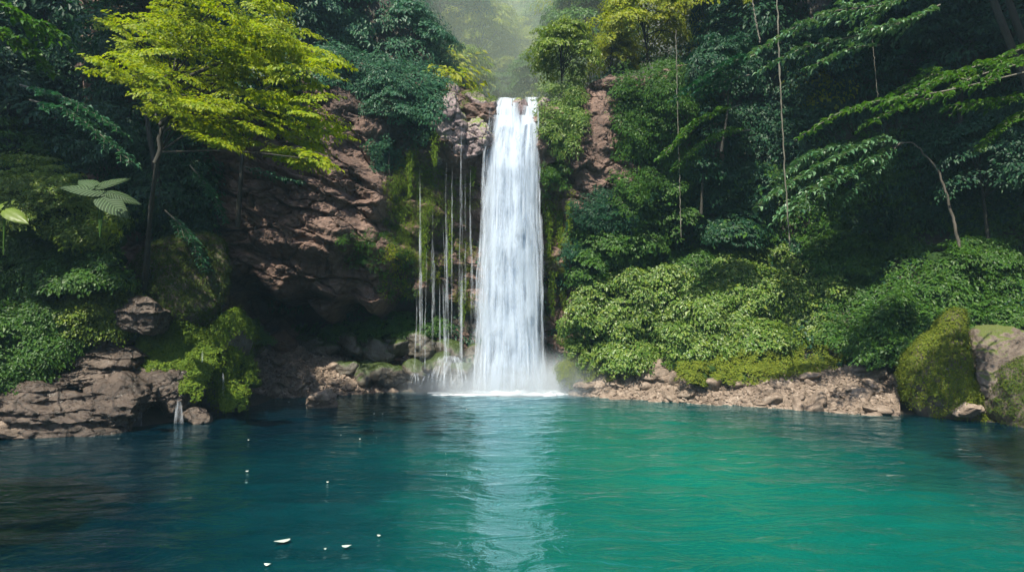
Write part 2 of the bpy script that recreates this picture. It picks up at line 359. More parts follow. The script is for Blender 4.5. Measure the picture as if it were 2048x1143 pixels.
# ---- back cliff : y = f(x, z)
ctl = [  # px, py, depth
 (300, 60, 27), (300, 300, 27.5), (300, 500, 28), (380, 60, 27.5), (380, 300, 28), (380, 500, 28.8), (380, 700, 30),
 (450, 200, 28.6), (470, 400, 28.4), (460, 520, 29), (450, 640, 30.5), (460, 760, 31),
 (540, 150, 29.8), (560, 330, 28.8), (560, 450, 28.5), (560, 560, 29.2), (560, 625, 33.5), (560, 690, 31.5), (560, 770, 31),
 (650, 100, 31.0), (650, 220, 29.8), (650, 380, 29.0), (650, 480, 28.9), (650, 570, 29.6), (650, 605, 30.6), (650, 640, 35.5), (650, 700, 33),
 (740, 100, 32), (740, 250, 30.6), (740, 400, 30.2), (740, 520, 30.0), (740, 590, 30.5), (740, 635, 35.5), (740, 700, 33),
 (820, 200, 31.8), (820, 300, 32.2), (820, 420, 32.4), (820, 560, 32.6), (820, 620, 35), (820, 700, 33.2),
 (900, 170, 32.1), (900, 215, 31.5), (900, 280, 31.3), (900, 318, 31.5), (900, 345, 33.2), (900, 500, 33.4), (900, 620, 34.2), (900, 720, 33.4),
 (960, 190, 32.2), (960, 230, 31.6), (960, 300, 31.6), (960, 335, 33.2), (960, 500, 33.8), (960, 650, 34),
 (1030, 200, 32.6), (1030, 260, 32.6), (1030, 400, 33.6), (1030, 600, 34), (1030, 760, 34),
 (1090, 180, 32.4), (1090, 290, 32), (1110, 320, 32.8), (1100, 450, 33.6), (1110, 600, 34), (1120, 760, 33.8),
 (1170, 80, 32.4), (1170, 170, 31.8), (1170, 300, 31.6), (1170, 400, 32.2), (1170, 520, 32.8), (1170, 700, 33.5),
 (1230, 60, 32), (1230, 180, 31.4), (1230, 300, 31.2), (1230, 400, 31.6), (1230, 520, 33), (1240, 700, 34),
 (1330, 60, 31.5), (1330, 200, 30.8), (1330, 350, 32.6), (1330, 450, 36), (1330, 520, 37), (1430, 100, 32), (1430, 300, 33), (1430, 420, 37), (1430, 500, 38), (1330, 700, 36)]
CP = np.array([P(*a) for a in ctl])
x_ = np.linspace(-19, 11, 560); z_ = np.linspace(-1.5, 18.5, 380)
def cliff_depth(X, Z, k=0.9):
    shp = X.shape; X = X.ravel(); Z = Z.ravel(); num = 0; den = 0
    for (a, b, cc) in CP:
        wgt = 1.0 / (((X - a) ** 2 + (Z - cc) ** 2) / k + 0.12) ** 2.2; num = num + wgt * b; den = den + wgt
    return (num / den).reshape(shp)
CX, CZ = np.meshgrid(x_, z_, indexing='ij'); CY = cliff_depth(CX, CZ)
cp = np.stack([CX, CY, CZ], -1)
tilt = np.stack([CX * .45 - CZ * .25, CY * .4, CZ * .8 + CX * .3], -1)
big = ridge(tilt * .42, 5, 11); plates = fbm(tilt * 1.1, 4, 23)
stepd = np.abs((tilt[..., 2] * .9 + 1.4 * fbm(tilt * .5, 3, 8)) % 1.0 - .5) * 2
CY2 = CY - 0.75 * big - 0.28 * plates - 0.22 * sstep(.2, .8, stepd) - 0.10 * ridge(cp * 1.9, 4, 31)
wp = tilt + .35 * np.stack([fbm(cp * .9, 2, 91), fbm(cp * .9, 2, 92), fbm(cp * .9, 2, 93)], -1)
va, ed = cells(wp * np.array([.8, .8, 1.25]), 7); vb, eb = cells(wp * np.array([2.3, 2.3, 3.2]), 19)
CY2 = CY2 - .34 * va - .06 * vb + .18 * (1 - sstep(0, .08, ed)) + .03 * (1 - sstep(0, .12, eb)) - .03 * ridge(cp * 4.5, 3, 63)
CXn = CX + 0.15 * fbm(cp * .8, 3, 77)
top = 15.3 + 0.16 * np.maximum(0, np.abs(CX - 1) - 1.5) + .5 * fbm(np.stack([CX, CX * 0, CX * 0], -1) * .6, 3, 5)
notch = np.exp(-((CX - .4) / 1.7) ** 2) * 1.3                      # the lip the river runs over
top = top - notch
bend = np.maximum(0, CZ - top)                                      # over the brow the rock leans back
CY3 = CY2 + bend * 2.0; CZ3 = np.where(bend > 0, top + bend * .25, CZ)
CV = np.stack([CXn, CY3, CZ3], -1).reshape(-1, 3); CF = gridF(len(x_), len(z_))
tag(mk('cliff', CV, CF, M_BROWN, smooth=False), kind='structure', label='brown fractured rock cliff with a low dark cave behind the pool')
CN = vnormals(CV, tri(CF))
if CN[:, 1].mean() > 0: CN = -CN
def cliff_at(px, py, off=0.0):
    """the point of the cliff that stands at that bearing"""
    Y = 31.0
    for _ in range(6):
        q = P(px, py, Y); i = np.clip(np.searchsorted(x_, q[0]), 0, len(x_) - 1); j = np.clip(np.searchsorted(z_, q[2]), 0, len(z_) - 1)
        Y = .3 * Y + .7 * CY3[i, j]
    return P(px, py, Y - off)

# ------------------------------------------------------------------ water
def watermat():
    m, n, l = newmat('pool_water'); out = N_(n, 'ShaderNodeOutputMaterial'); tc = N_(n, 'ShaderNodeTexCoord')
    sx = N_(n, 'ShaderNodeSeparateXYZ')
    nd = N_(n, 'ShaderNodeTexNoise', Scale=.15, Detail=6.0, Roughness=.62); l.new(tc.outputs['Object'], nd.inputs['Vector'])
    off = N_(n, 'ShaderNodeVectorMath', operation='MULTIPLY_ADD'); l.new(nd.outputs['Color'], off.inputs[0]); off.inputs[1].default_value = (10, 12, 0); l.new(tc.outputs['Object'], off.inputs[2])
    l.new(off.outputs[0], sx.inputs[0])
    # pale shoal of sand under the right middle of the pool, deep water elsewhere
    vx = N_(n, 'ShaderNodeVectorMath', operation='SUBTRACT'); l.new(off.outputs[0], vx.inputs[0]); vx.inputs[1].default_value = (4.8 + 4.5, 17.5 + 4.5, 0)
    vs_ = N_(n, 'ShaderNodeVectorMath', operation='MULTIPLY'); l.new(vx.outputs[0], vs_.inputs[0]); vs_.inputs[1].default_value = (1 / 8.0, 1 / 14.0, 0)
    ln = N_(n, 'ShaderNodeVectorMath', operation='LENGTH'); l.new(vs_.outputs[0], ln.inputs[0])
    rp = ramp(n, [(0.0, (.002, .20, .145)), (.35, (.002, .135, .108)), (.66, (.001, .052, .062)), (1.0, (.0005, .015, .026))])
    mr = N_(n, 'ShaderNodeMapRange'); mr.inputs[1].default_value = 0; mr.inputs[2].default_value = 1.5; l.new(ln.outputs['Value'], mr.inputs[0]); l.new(mr.outputs[0], rp.inputs[0])
    mp = N_(n, 'ShaderNodeMapping'); mp.inputs['Scale'].default_value = (.68, 1.35, 1); l.new(tc.outputs['Object'], mp.inputs[0])
    w1 = N_(n, 'ShaderNodeTexNoise', Scale=.9, Detail=5.0, Roughness=.5, Distortion=1.1); w2 = N_(n, 'ShaderNodeTexNoise', Scale=4.5, Detail=3.0, Distortion=.4)
    l.new(mp.outputs[0], w1.inputs['Vector']); l.new(mp.outputs[0], w2.inputs['Vector'])
    ad = N_(n, 'ShaderNodeMath', operation='MULTIPLY_ADD'); l.new(w2.outputs[0], ad.inputs[0]); ad.inputs[1].default_value = .16; l.new(w1.outputs[0], ad.inputs[2])
    bp = N_(n, 'ShaderNodeBump', Strength=.42, Distance=.24); l.new(ad.outputs[0], bp.inputs['Height'])
    df = N_(n, 'ShaderNodeBsdfDiffuse'); l.new(rp.outputs[0], df.inputs[0])
    tr = N_(n, 'ShaderNodeBsdfTransparent'); tr.inputs[0].default_value = (.05, .55, .55, 1)
    mt = N_(n, 'ShaderNodeMixShader'); mt.inputs[0].default_value = .38; l.new(df.outputs[0], mt.inputs[1]); l.new(tr.outputs[0], mt.inputs[2])
    gl = N_(n, 'ShaderNodeBsdfGlossy', Roughness=.03); gl.inputs[0].default_value = (.70, .94, 1, 1); l.new(bp.outputs[0], gl.inputs['Normal'])  # cool cyan of the reflections is put into the gloss colour
    fr = N_(n, 'ShaderNodeFresnel', IOR=1.9); l.new(bp.outputs[0], fr.inputs['Normal'])
    ms = N_(n, 'ShaderNodeMixShader'); l.new(fr.outputs[0], ms.inputs[0]); l.new(mt.outputs[0], ms.inputs[1]); l.new(gl.outputs[0], ms.inputs[2])
    l.new(ms.outputs[0], out.inputs[0]); return m
wx = np.linspace(-32, 32, 360); wy = np.concatenate([np.linspace(-40, 7, 40), np.linspace(7.2, 38, 420)])
WX, WY = np.meshgrid(wx, wy, indexing='ij')
wz = .05 * fbm(np.stack([WX * .5, WY * 1.3, WX * 0], -1), 3, 4) + .010 * fbm(np.stack([WX * 1.7, WY * 4.2, WX * 0], -1), 2, 9)
r = np.hypot(WX - .3, WY - 31.5); wz = wz * (1 - sstep(22, 33, WY) * .35) + .02 * np.sin(r * 3.2) * np.exp(-r / 5)
tag(mk('water', np.stack([WX, WY, wz], -1).reshape(-1, 3), gridF(len(wx), len(wy)), watermat(), smooth=True), kind='structure', label='turquoise and deep teal pool water with small ripples')

def fallmat(name, dens=.5, sx=9., sz=.5, edge=True, col=(.66, .75, .86)):
    m, n, l = newmat(name); out = N_(n, 'ShaderNodeOutputMaterial'); uv = N_(n, 'ShaderNodeUVMap')
    mp = N_(n, 'ShaderNodeMapping'); mp.inputs['Scale'].default_value = (sx, sz, 1); l.new(uv.outputs[0], mp.inputs[0])
    a = N_(n, 'ShaderNodeTexNoise', Scale=1.0, Detail=7.0, Roughness=.62, Distortion=.25); l.new(mp.outputs[0], a.inputs['Vector'])
    mp2 = N_(n, 'ShaderNodeMapping'); mp2.inputs['Scale'].default_value = (sx * .35, sz * 2.2, 1); l.new(uv.outputs[0], mp2.inputs[0])
    b = N_(n, 'ShaderNodeTexNoise', Scale=1.0, Detail=4.0, Roughness=.6, Distortion=.3); l.new(mp2.outputs[0], b.inputs['Vector'])
    s = N_(n, 'ShaderNodeMath', operation='MULTIPLY_ADD'); l.new(b.outputs[0], s.inputs[0]); s.inputs[1].default_value = .7; l.new(a.outputs[0], s.inputs[2])
    rp = ramp(n, [(.80 - dens * .45, (0, 0, 0)), (1.06 - dens * .38, (1, 1, 1))]); l.new(s.outputs[0], rp.inputs[0]); fac = rp.outputs[0]
    if edge:
        sp = N_(n, 'ShaderNodeSeparateXYZ'); l.new(uv.outputs[0], sp.inputs[0])
        # uv.z is unused; u runs 0..1 across: soften both edges
        e1 = N_(n, 'ShaderNodeMath', operation='SUBTRACT'); l.new(sp.outputs[0], e1.inputs[0]); e1.inputs[1].default_value = .5
        e2 = N_(n, 'ShaderNodeMath', operation='ABSOLUTE'); l.new(e1.outputs[0], e2.inputs[0])
        jit = N_(n, 'ShaderNodeMath', operation='MULTIPLY_ADD'); l.new(b.outputs[0], jit.inputs[0]); jit.inputs[1].default_value = .42; l.new(e2.outputs[0], jit.inputs[2])
        er = ramp(n, [(.46, (1, 1, 1)), (.70, (0, 0, 0))]); l.new(jit.outputs[0], er.inputs[0])
        mu = N_(n, 'ShaderNodeMath', operation='MULTIPLY'); l.new(fac, mu.inputs[0]); l.new(er.outputs[0], mu.inputs[1]); fac = mu.outputs[0]
    d = N_(n, 'ShaderNodeBsdfDiffuse'); d.inputs[0].default_value = (*col, 1); t = N_(n, 'ShaderNodeBsdfTranslucent'); t.inputs[0].default_value = (*col, 1)
    dt = N_(n, 'ShaderNodeMixShader'); dt.inputs[0].default_value = .5; l.new(d.outputs[0], dt.inputs[1]); l.new(t.outputs[0], dt.inputs[2])
    tr = N_(n, 'ShaderNodeBsdfTransparent'); ms = N_(n, 'ShaderNodeMixShader'); l.new(fac, ms.inputs[0]); l.new(tr.outputs[0], ms.inputs[1]); l.new(dt.outputs[0], ms.inputs[2])
    l.new(ms.outputs[0], out.inputs[0]); return m
M_FALL = fallmat('falling_water', .47, 9, .24); M_FALL2 = fallmat('falling_water_veil', .28, 13, .4); M_THIN = fallmat('thin_falling_water', .16, 2.4, .6)
def sheet(name, prof, mat, parent, nv=120, nu=40, seed=0, bulge=.35, uoff=0.0):
    """prof rows: (py, px_left, px_right, depth)"""
    pr = np.array(prof, float); t = np.linspace(0, 1, nv); py = pr[0, 0] + (pr[-1, 0] - pr[0, 0]) * t
    V, UVs = [], []
    for k in range(nv):
        l_, r_, y_ = (np.interp(py[k], pr[:, 0], pr[:, i]) for i in (1, 2, 3)); a = P(l_, py[k], y_); b = P(r_, py[k], y_)
        u = np.linspace(0, 1, nu); p = a + (b - a) * u[:, None]
        p[:, 1] -= bulge * min(1, t[k] * 5) * np.sin(u * np.pi) ** .7
        V.append(p); UVs.append(np.stack([u, np.full(nu, t[k] * 10 + uoff)], 1))
    V = np.array(V); V[..., 1] += .16 * fbm(np.stack([V[..., 0] * 3.0, V[..., 2] * .25, V[..., 0] * 0 + seed], -1), 4, seed)
    V[..., 0] += .06 * fbm(np.stack([V[..., 0] * 2, V[..., 2] * .5, V[..., 0] * 0 + seed], -1), 3, seed + 3)
    UV = np.array(UVs)
    # the noise is laid over a patch of its own
    return mk(name, V.reshape(-1, 3), gridF(nv, nu), mat, parent, smooth=True, uv=UV.reshape(-1, 2))
def streakmat(name, amp=.8):
    m, n, l = newmat(name); out = N_(n, 'ShaderNodeOutputMaterial'); uv = N_(n, 'ShaderNodeUVMap'); sp = N_(n, 'ShaderNodeSeparateXYZ'); l.new(uv.outputs[0], sp.inputs[0])
    def hump(sock, p, period=1.0):
        a = N_(n, 'ShaderNodeMath', operation='MULTIPLY'); l.new(sock, a.inputs[0]); a.inputs[1].default_value = math.pi * period; b = N_(n, 'ShaderNodeMath', operation='SINE'); l.new(a.outputs[0], b.inputs[0])
        c_ = N_(n, 'ShaderNodeMath', operation='ABSOLUTE'); l.new(b.outputs[0], c_.inputs[0]); d = N_(n, 'ShaderNodeMath', operation='POWER'); l.new(c_.outputs[0], d.inputs[0]); d.inputs[1].default_value = p; return d.outputs[0]
    tc = N_(n, 'ShaderNodeTexCoord'); mp = N_(n, 'ShaderNodeMapping'); mp.inputs['Scale'].default_value = (5, 5, .9); l.new(tc.outputs['Object'], mp.inputs[0])
    nz = N_(n, 'ShaderNodeTexNoise', Scale=1.0, Detail=4.0); l.new(mp.outputs[0], nz.inputs['Vector']); nr = ramp(n, [(.35, (.1,) * 3), (.65, (1,) * 3)]); l.new(nz.outputs[0], nr.inputs[0])
    a = N_(n, 'ShaderNodeMath', operation='MULTIPLY'); l.new(hump(sp.outputs[0], 1.3), a.inputs[0]); l.new(hump(sp.outputs[1], .7), a.inputs[1])
    b = N_(n, 'ShaderNodeMath', operation='MULTIPLY'); l.new(a.outputs[0], b.inputs[0]); l.new(nr.outputs[0], b.inputs[1]); c_ = N_(n, 'ShaderNodeMath', operation='MULTIPLY'); l.new(b.outputs[0], c_.inputs[0]); c_.inputs[1].default_value = amp
    d = N_(n, 'ShaderNodeBsdfDiffuse'); d.inputs[0].default_value = (.74, .81, .90, 1); t = N_(n, 'ShaderNodeBsdfTranslucent'); t.inputs[0].default_value = (.74, .81, .90, 1)
    dt = N_(n, 'ShaderNodeMixShader'); dt.inputs[0].default_value = .45; l.new(d.outputs[0], dt.inputs[1]); l.new(t.outputs[0], dt.inputs[2])
    tr = N_(n, 'ShaderNodeBsdfTransparent'); ms = N_(n, 'ShaderNodeMixShader'); l.new(c_.outputs[0], ms.inputs[0]); l.new(tr.outputs[0], ms.inputs[1]); l.new(dt.outputs[0], ms.inputs[2]); l.new(ms.outputs[0], out.inputs[0]); return m
M_STREAK = streakmat('water_strands', .7); M_FAINT = streakmat('faint_water_strands', .42)
def ribbons(name, lines, mat, parent):
    """lines: (points (k,3), width) -> soft ribbons of water facing the pool"""
    Vs, Fs, U, o = [], [], [], 0
    for pts, wd in lines:
        pts = np.asarray(pts); k = len(pts); t = np.linspace(0, 1, k); cols = [pts + np.array([sx_, dy, 0]) * (np.asarray(wd) * np.ones(k))[:, None] for sx_, dy in ((-.5, .12), (0, -.12), (.5, .12))]
        V = np.stack(cols, 1); Vs.append(V.reshape(-1, 3)); Fs.append(gridF(k, 3) + o); o += 3 * k; U.append(np.stack([np.tile([0, .5, 1], (k, 1)), np.repeat(t[:, None], 3, 1)], -1).reshape(-1, 2))
    return mk(name, np.concatenate(Vs), np.concatenate(Fs), mat, parent, smooth=True, uv=np.concatenate(U))
wf = tag(empty('waterfall', W(1020, 779)), 'tall white waterfall plunging over the cliff lip into the pool', 'waterfall')
sheet('water_sheet', [(196, 996, 1034, 35.5), (203, 990, 1038, 33.0), (215, 985, 1041, 31.9), (300, 972, 1050, 31.3), (400, 964, 1060, 31.2), (600, 955, 1075, 31.3), (779, 945, 1080, 31.6)], M_FALL, wf, seed=1)
sheet('water_sheet', [(194, 1050, 1078, 35.5), (200, 1049, 1079, 33.0), (212, 1045, 1079, 31.8), (260, 1034, 1078, 31.4), (330, 1018, 1079, 31.2), (450, 1012, 1081, 31.1), (779, 1012, 1090, 31.5)], M_FALL, wf, seed=2, uoff=31)
sheet('water_sheet', [(212, 985, 1034, 31.9), (300, 970, 1076, 31.8), (450, 960, 1082, 31.9), (779, 948, 1090, 32.2)], M_FALL, wf, seed=3, uoff=57)
sheet('water_veil', [(230, 978, 1078, 31.1), (300, 968, 1079, 30.9), (500, 956, 1084, 30.8), (779, 940, 1096, 31.0)], M_FALL2, wf, seed=4, uoff=77, bulge=.5)
sheet('water_veil', [(300, 962, 1082, 32.0), (500, 950, 1088, 32.2), (779, 928, 1102, 32.5)], M_FALL2, wf, seed=5, uoff=97, bulge=.2)
rng = np.random.default_rng(404); L_ = []
edge = lambda py: (np.interp(py, [200, 215, 300, 450, 779], [992, 982, 968, 960, 944]), np.interp(py, [200, 260, 330, 450, 779], [1076, 1079, 1081, 1083, 1094]))
for k in range(300):
    py = 205 + 560 * rng.random() ** .9; ln = rng.uniform(40, 190); u = rng.beta(.75, .75); pys = np.linspace(py, min(785, py + ln), 12); dep = 31.0 + rng.uniform(-.55, .5) - .15 * np.sin(u * math.pi)
    xs_ = [edge(a)[0] * (1 - u) + edge(a)[1] * u for a in pys]; wob = np.cumsum(rng.normal(size=12)) * .5
    L_.append((np.array([P(a + b, c_, dep) for a, b, c_ in zip(xs_, wob, pys)]), rng.uniform(.03, .13) * (1 + .3 * np.sin(np.linspace(0, 3, 12)))))
ribbons('water_strands', L_, M_STREAK, wf)
thin = [  # px, py top, py bottom, depth, spread px, strands
 (840, 332, 772, 30.9, 4, 9, 'leftmost thin thread of water, falling apart from the others beside the mossy wall'),
 (866, 415, 772, 31.0, 5, 5, 'faint second thread of water left of the wet ledge'),
 (893, 322, 772, 30.4, 4, 7, 'thread of water falling from the left end of the grey ledge'),
 (905, 330, 700, 30.5, 3, 3, 'short faint thread just right of the ledge end thread'),
 (923, 235, 772, 30.1, 4, 8, 'thread of water dropping over the middle of the wet grey ledge'),
 (852, 500, 772, 30.9, 3, 3, 'faint short thread between the two leftmost threads, starting half way down'), (879, 560, 772, 30.8, 4, 3, 'faintest thread, seen only low on the mossy wall'), (886, 430, 772, 30.6, 3, 3, 'faint thread just left of the ledge end thread'), (931, 345, 600, 30.4, 2, 2, 'short faint thread right of the middle ledge thread'),
 (941, 330, 640, 30.5, 3, 4, 'thread of water nearest the main waterfall on its left')]
for (px, t0, t1, dep, sp_, ns, lab) in thin:
    e = tag(empty('thin_waterfall', P(px, t1, dep)), lab, 'waterfall', 'thin threads of water left of the main fall'); L_ = []
    for q in range(ns):
        a0 = t0 + (t1 - t0) * (rng.random() * .62 if q else 0); a1 = min(t1 + 8, a0 + (t1 - t0) * rng.uniform(.35, .7)); pys = np.linspace(a0, a1, 22)
        off = rng.normal() * sp_ * .5; xs_ = px + off * (pys - t0) / (t1 - t0) * 1.4 + np.cumsum(rng.normal(size=22)) * .3
        L_.append((np.array([P(a, c_, dep - .15 * rng.random()) for a, c_ in zip(xs_, pys)]), .03 + .11 * ((pys - t0) / (t1 - t0)) * rng.uniform(.5, 1.2)))
    ribbons('water_strands', L_, M_FAINT, e)
# water bouncing over the boulder at the foot of the threads
e = tag(empty('splash', P(905, 775, 30.0)), 'water fanning over a dark boulder left of the foot of the main fall', 'splash'); L_ = []
for q in range(26):
    sg = -1 if q % 3 else 1; r_ = rng.uniform(12, 34); x0 = 903 + rng.normal() * 5; t = np.linspace(0, 1, 14)
    L_.append((np.array([P(x0 + sg * r_ * a ** .6, 712 + rng.uniform(-3, 3) + 64 * a ** 1.9, 30.4 - .7 * a) for a in t]), rng.uniform(.05, .12)))
for q in range(16):
    x0 = rng.choice([838, 868, 893, 925]) + rng.normal() * 7; t = np.linspace(0, 1, 10); d_ = rng.normal() * 12
    L_.append((np.array([P(x0 + d_ * a ** .6, 745 + 30 * a ** 1.7, 30.4 - .4 * a) for a in t]), rng.uniform(.05, .11)))
ribbons('water_strands', L_, M_FAINT, e)

# ------------------------------------------------------------------ foam and mist
def foam():
    rng = np.random.default_rng(5); parts = []
    for k in range(60):
        x = rng.normal(0, 2.0); V, F = ico(3); s = np.array([rng.uniform(.35, .8), rng.uniform(.2, .45), rng.uniform(.10, .34) * math.exp(-abs(x) / 1.8) + .015])
        V = V * s; V = V + nrm(V) * (.05 * fbm(V * 6 + k, 3, k))[:, None]; parts.append((V + [x + .1, 31.0 + rng.uniform(-.7, .7), 0.02], F))
    V, F = merge(parts); m, n, l = newmat('foam'); out = N_(n, 'ShaderNodeOutputMaterial'); d = N_(n, 'ShaderNodeBsdfDiffuse'); d.inputs[0].default_value = (.85, .9, .93, 1)
    tr = N_(n, 'ShaderNodeBsdfTransparent'); ms = N_(n, 'ShaderNodeMixShader'); lw = N_(n, 'ShaderNodeLayerWeight', Blend=.35); rp = ramp(n, [(.15, (.85,) * 3), (.85, (0,) * 3)])
    l.new(lw.outputs['Facing'], rp.inputs[0]); l.new(rp.outputs[0], ms.inputs[0]); l.new(tr.outputs[0], ms.inputs[1]); l.new(d.outputs[0], ms.inputs[2]); l.new(ms.outputs[0], out.inputs[0])
    tag(mk('foam', V, F, m, smooth=True), 'white foam boiling where the waterfall hits the pool', 'foam', kind='stuff')
foam()
def mist():
    V, F = ico(4); V = V * [7.0, 2.4, 2.6] + [0.1, 30.9, .3]
    m, n, l = newmat('mist'); out = N_(n, 'ShaderNodeOutputMaterial'); pv = N_(n, 'ShaderNodeVolumePrincipled'); pv.inputs['Color'].default_value = (.85, .92, 1, 1)
    tc = N_(n, 'ShaderNodeTexCoord'); sub = N_(n, 'ShaderNodeVectorMath', operation='SUBTRACT'); l.new(tc.outputs['Object'], sub.inputs[0]); sub.inputs[1].default_value = (.1, 30.9, .0)
    ml = N_(n, 'ShaderNodeVectorMath', operation='MULTIPLY'); l.new(sub.outputs[0], ml.inputs[0]); ml.inputs[1].default_value = (1 / 6.8, 1 / 2.3, 1 / 2.6)
    ln = N_(n, 'ShaderNodeVectorMath', operation='LENGTH'); l.new(ml.outputs[0], ln.inputs[0]); nz = N_(n, 'ShaderNodeTexNoise', Scale=.8, Detail=3.0); l.new(tc.outputs['Object'], nz.inputs['Vector'])
    a = N_(n, 'ShaderNodeMath', operation='SUBTRACT'); a.inputs[0].default_value = 1.0; l.new(ln.outputs['Value'], a.inputs[1]); a.use_clamp = True
    p2 = N_(n, 'ShaderNodeMath', operation='POWER'); l.new(a.outputs[0], p2.inputs[0]); p2.inputs[1].default_value = 2.0
    m3 = N_(n, 'ShaderNodeMath', operation='MULTIPLY'); l.new(p2.outputs[0], m3.inputs[0]); l.new(nz.outputs[0], m3.inputs[1])
    m4 = N_(n, 'ShaderNodeMath', operation='MULTIPLY'); l.new(m3.outputs[0], m4.inputs[0]); m4.inputs[1].default_value = 4.5
    l.new(m4.outputs[0], pv.inputs['Density']); l.new(pv.outputs[0], out.inputs['Volume']); m.cycles.volume_step_rate = 2.0 if hasattr(m.cycles, 'volume_step_rate') else 1
    tag(mk('mist', V, F, m), 'white spray mist drifting low round the foot of the waterfall', 'mist', kind='stuff')
mist()
def gorge_mist():
    V, F = ico(4); V = V * [25, 28.5, 19] + [0, 62.5, 20]
    m, n, l = newmat('gorge_mist'); out = N_(n, 'ShaderNodeOutputMaterial'); pv = N_(n, 'ShaderNodeVolumePrincipled'); pv.inputs['Color'].default_value = (.86, 1, .88, 1); pv.inputs['Density'].default_value = .017
    l.new(pv.outputs[0], out.inputs['Volume']); tag(mk('mist', V, F, m), 'bright sunlit mist filling the gap upstream above the waterfall', 'mist', kind='stuff')
gorge_mist()

# ------------------------------------------------------------------ plants
def foliage(name, C, Nn, rad, nper, size, mat, rng, parent=None, **kw):
    fk = {k: kw.pop(k) for k in ('wid', 'fold', 'droop', 'detail') if k in kw}
    a, b, t = clump_cloud(np.asarray(C), np.asarray(Nn), rad, nper, rng, **kw)
    V, F = leaves(a, b, t, size, rng, **fk); return mk(name, V, F, mat, parent)
def limb_tree(base, top, lean, rng, r0, tips, mat, parent):
    tp = curve([base, (np.array(base) + top) / 2 + np.array(lean), top], 14)
    V, F = tube(tp, np.linspace(r0, r0 * .35, 14) * (1 + .08 * rng.normal(size=14)), 9); mk('trunk', V, F, mat, parent, smooth=True)
    parts = []
    for tip in tips:
        i = rng.integers(9, 14); a = tp[i]; mid = (a + tip) / 2 + np.array([0, 0, .25]) + rng.normal(size=3) * .15
        parts.append(tube(curve([a, mid, tip], 9), np.linspace(r0 * .3, .012, 9), 5))
    if parts:
        V, F = merge(parts); mk('branches', V, F, mat, parent, smooth=True)

# --- the yellow-green tree of the left bank
def maple():
    rng = np.random.default_rng(21)
    root = tag(empty('maple_tree', P(288, 590, 20.5)), 'sunlit yellow green broadleaf tree leaning over the left bank', 'tree')
    poly = [(345, -40), (520, -40), (560, 40), (640, 90), (672, 140), (650, 170), (640, 190), (684, 265), (640, 285), (640, 345), (575, 330), (560, 285), (500, 250), (470, 235), (400, 215), (330, 225), (290, 190), (190, 150), (195, 125), (260, 118), (215, 60), (200, 42), (250, 35), (320, 55)]
    q = np.vstack([poly_pts(poly, 205, rng), poly_pts([(300, 190), (420, 215), (560, 290), (640, 345), (600, 350), (480, 300), (330, 260)], 26, rng)]); C = []
    for px, py in q:
        C.append(P(px, py, 19.5 + rng.normal() * 1.7 - (px - 400) * .003))
    C = np.array(C); ax = np.tile([.30, -.25, 1.0], (len(C), 1)) + rng.normal(size=(len(C), 3)) * .22
    limb_tree(P(286, 625, 24.4), P(345, 150, 19.6), (-.15, 0, .3), rng, .12, C[:200:7], M_BARK, root)
    parts = []
    for pts in ([(312, 330), (330, 250), (395, 190), (440, 150), (450, 60)], [(320, 250), (370, 215), (430, 180), (480, 172), (560, 190)], [(335, 180), (450, 120), (560, 90), (640, 110)], [(322, 220), (430, 200), (540, 225), (620, 270)]):
        cv = curve([P(a, b, 19.3) for a, b in pts], 20); parts.append(tube(cv + rng.normal(size=cv.shape) * .03, np.linspace(.075, .02, 20), 6))
    V, F = merge(parts); mk('limbs', V, F, M_BARK, root, smooth=True)
    foliage('crown', C, ax, rng.uniform(.4, .9, len(C)), 270, .105, M_MAPLE, rng, root, flat=.20, tilt=.8, wid=.75)
maple()

# --- tree prototypes, copied over the slopes
def proto_tree(seed, mat, nclump=64, R_=2.7, H=3.4, foot=(0, 0, -2.5), nper=190, size=.19, flatc=.38):
    rng = np.random.default_rng(seed); root = empty('broadleaf_tree', (0, 0, 0))
    d = nrm(rng.normal(size=(nclump, 3))); d[:, 2] = np.where(d[:, 2] < -.55, -d[:, 2], d[:, 2])
    C = d * [R_, R_, R_ * .85] * rng.uniform(.55, 1.0, (nclump, 1)) + [0, 0, H]
    ax = nrm(d * .55 + UPV * .8 + rng.normal(size=d.shape) * .15)
    limb_tree(np.array(foot, float), np.array([rng.normal() * .4, rng.normal() * .4, H + .5]), (.3 * rng.normal(), 0, 0), rng, .11, C[::3], M_BARK, root)
    foliage('crown', C, ax, rng.uniform(.6, 1.15, nclump), nper, size, mat, rng, root, flat=flatc, wid=.62)
    return root
def copy_tree(o, loc, rz, s):
    c2 = o.copy(); S.collection.objects.link(c2); c2.location = [float(v) for v in loc]; c2.rotation_euler = (0, 0, rz); c2.scale = (s, s, s * 1.0)
    for ch in o.children:
        d = ch.copy(); S.collection.objects.link(d); d.parent = c2
    return c2
_used = {}
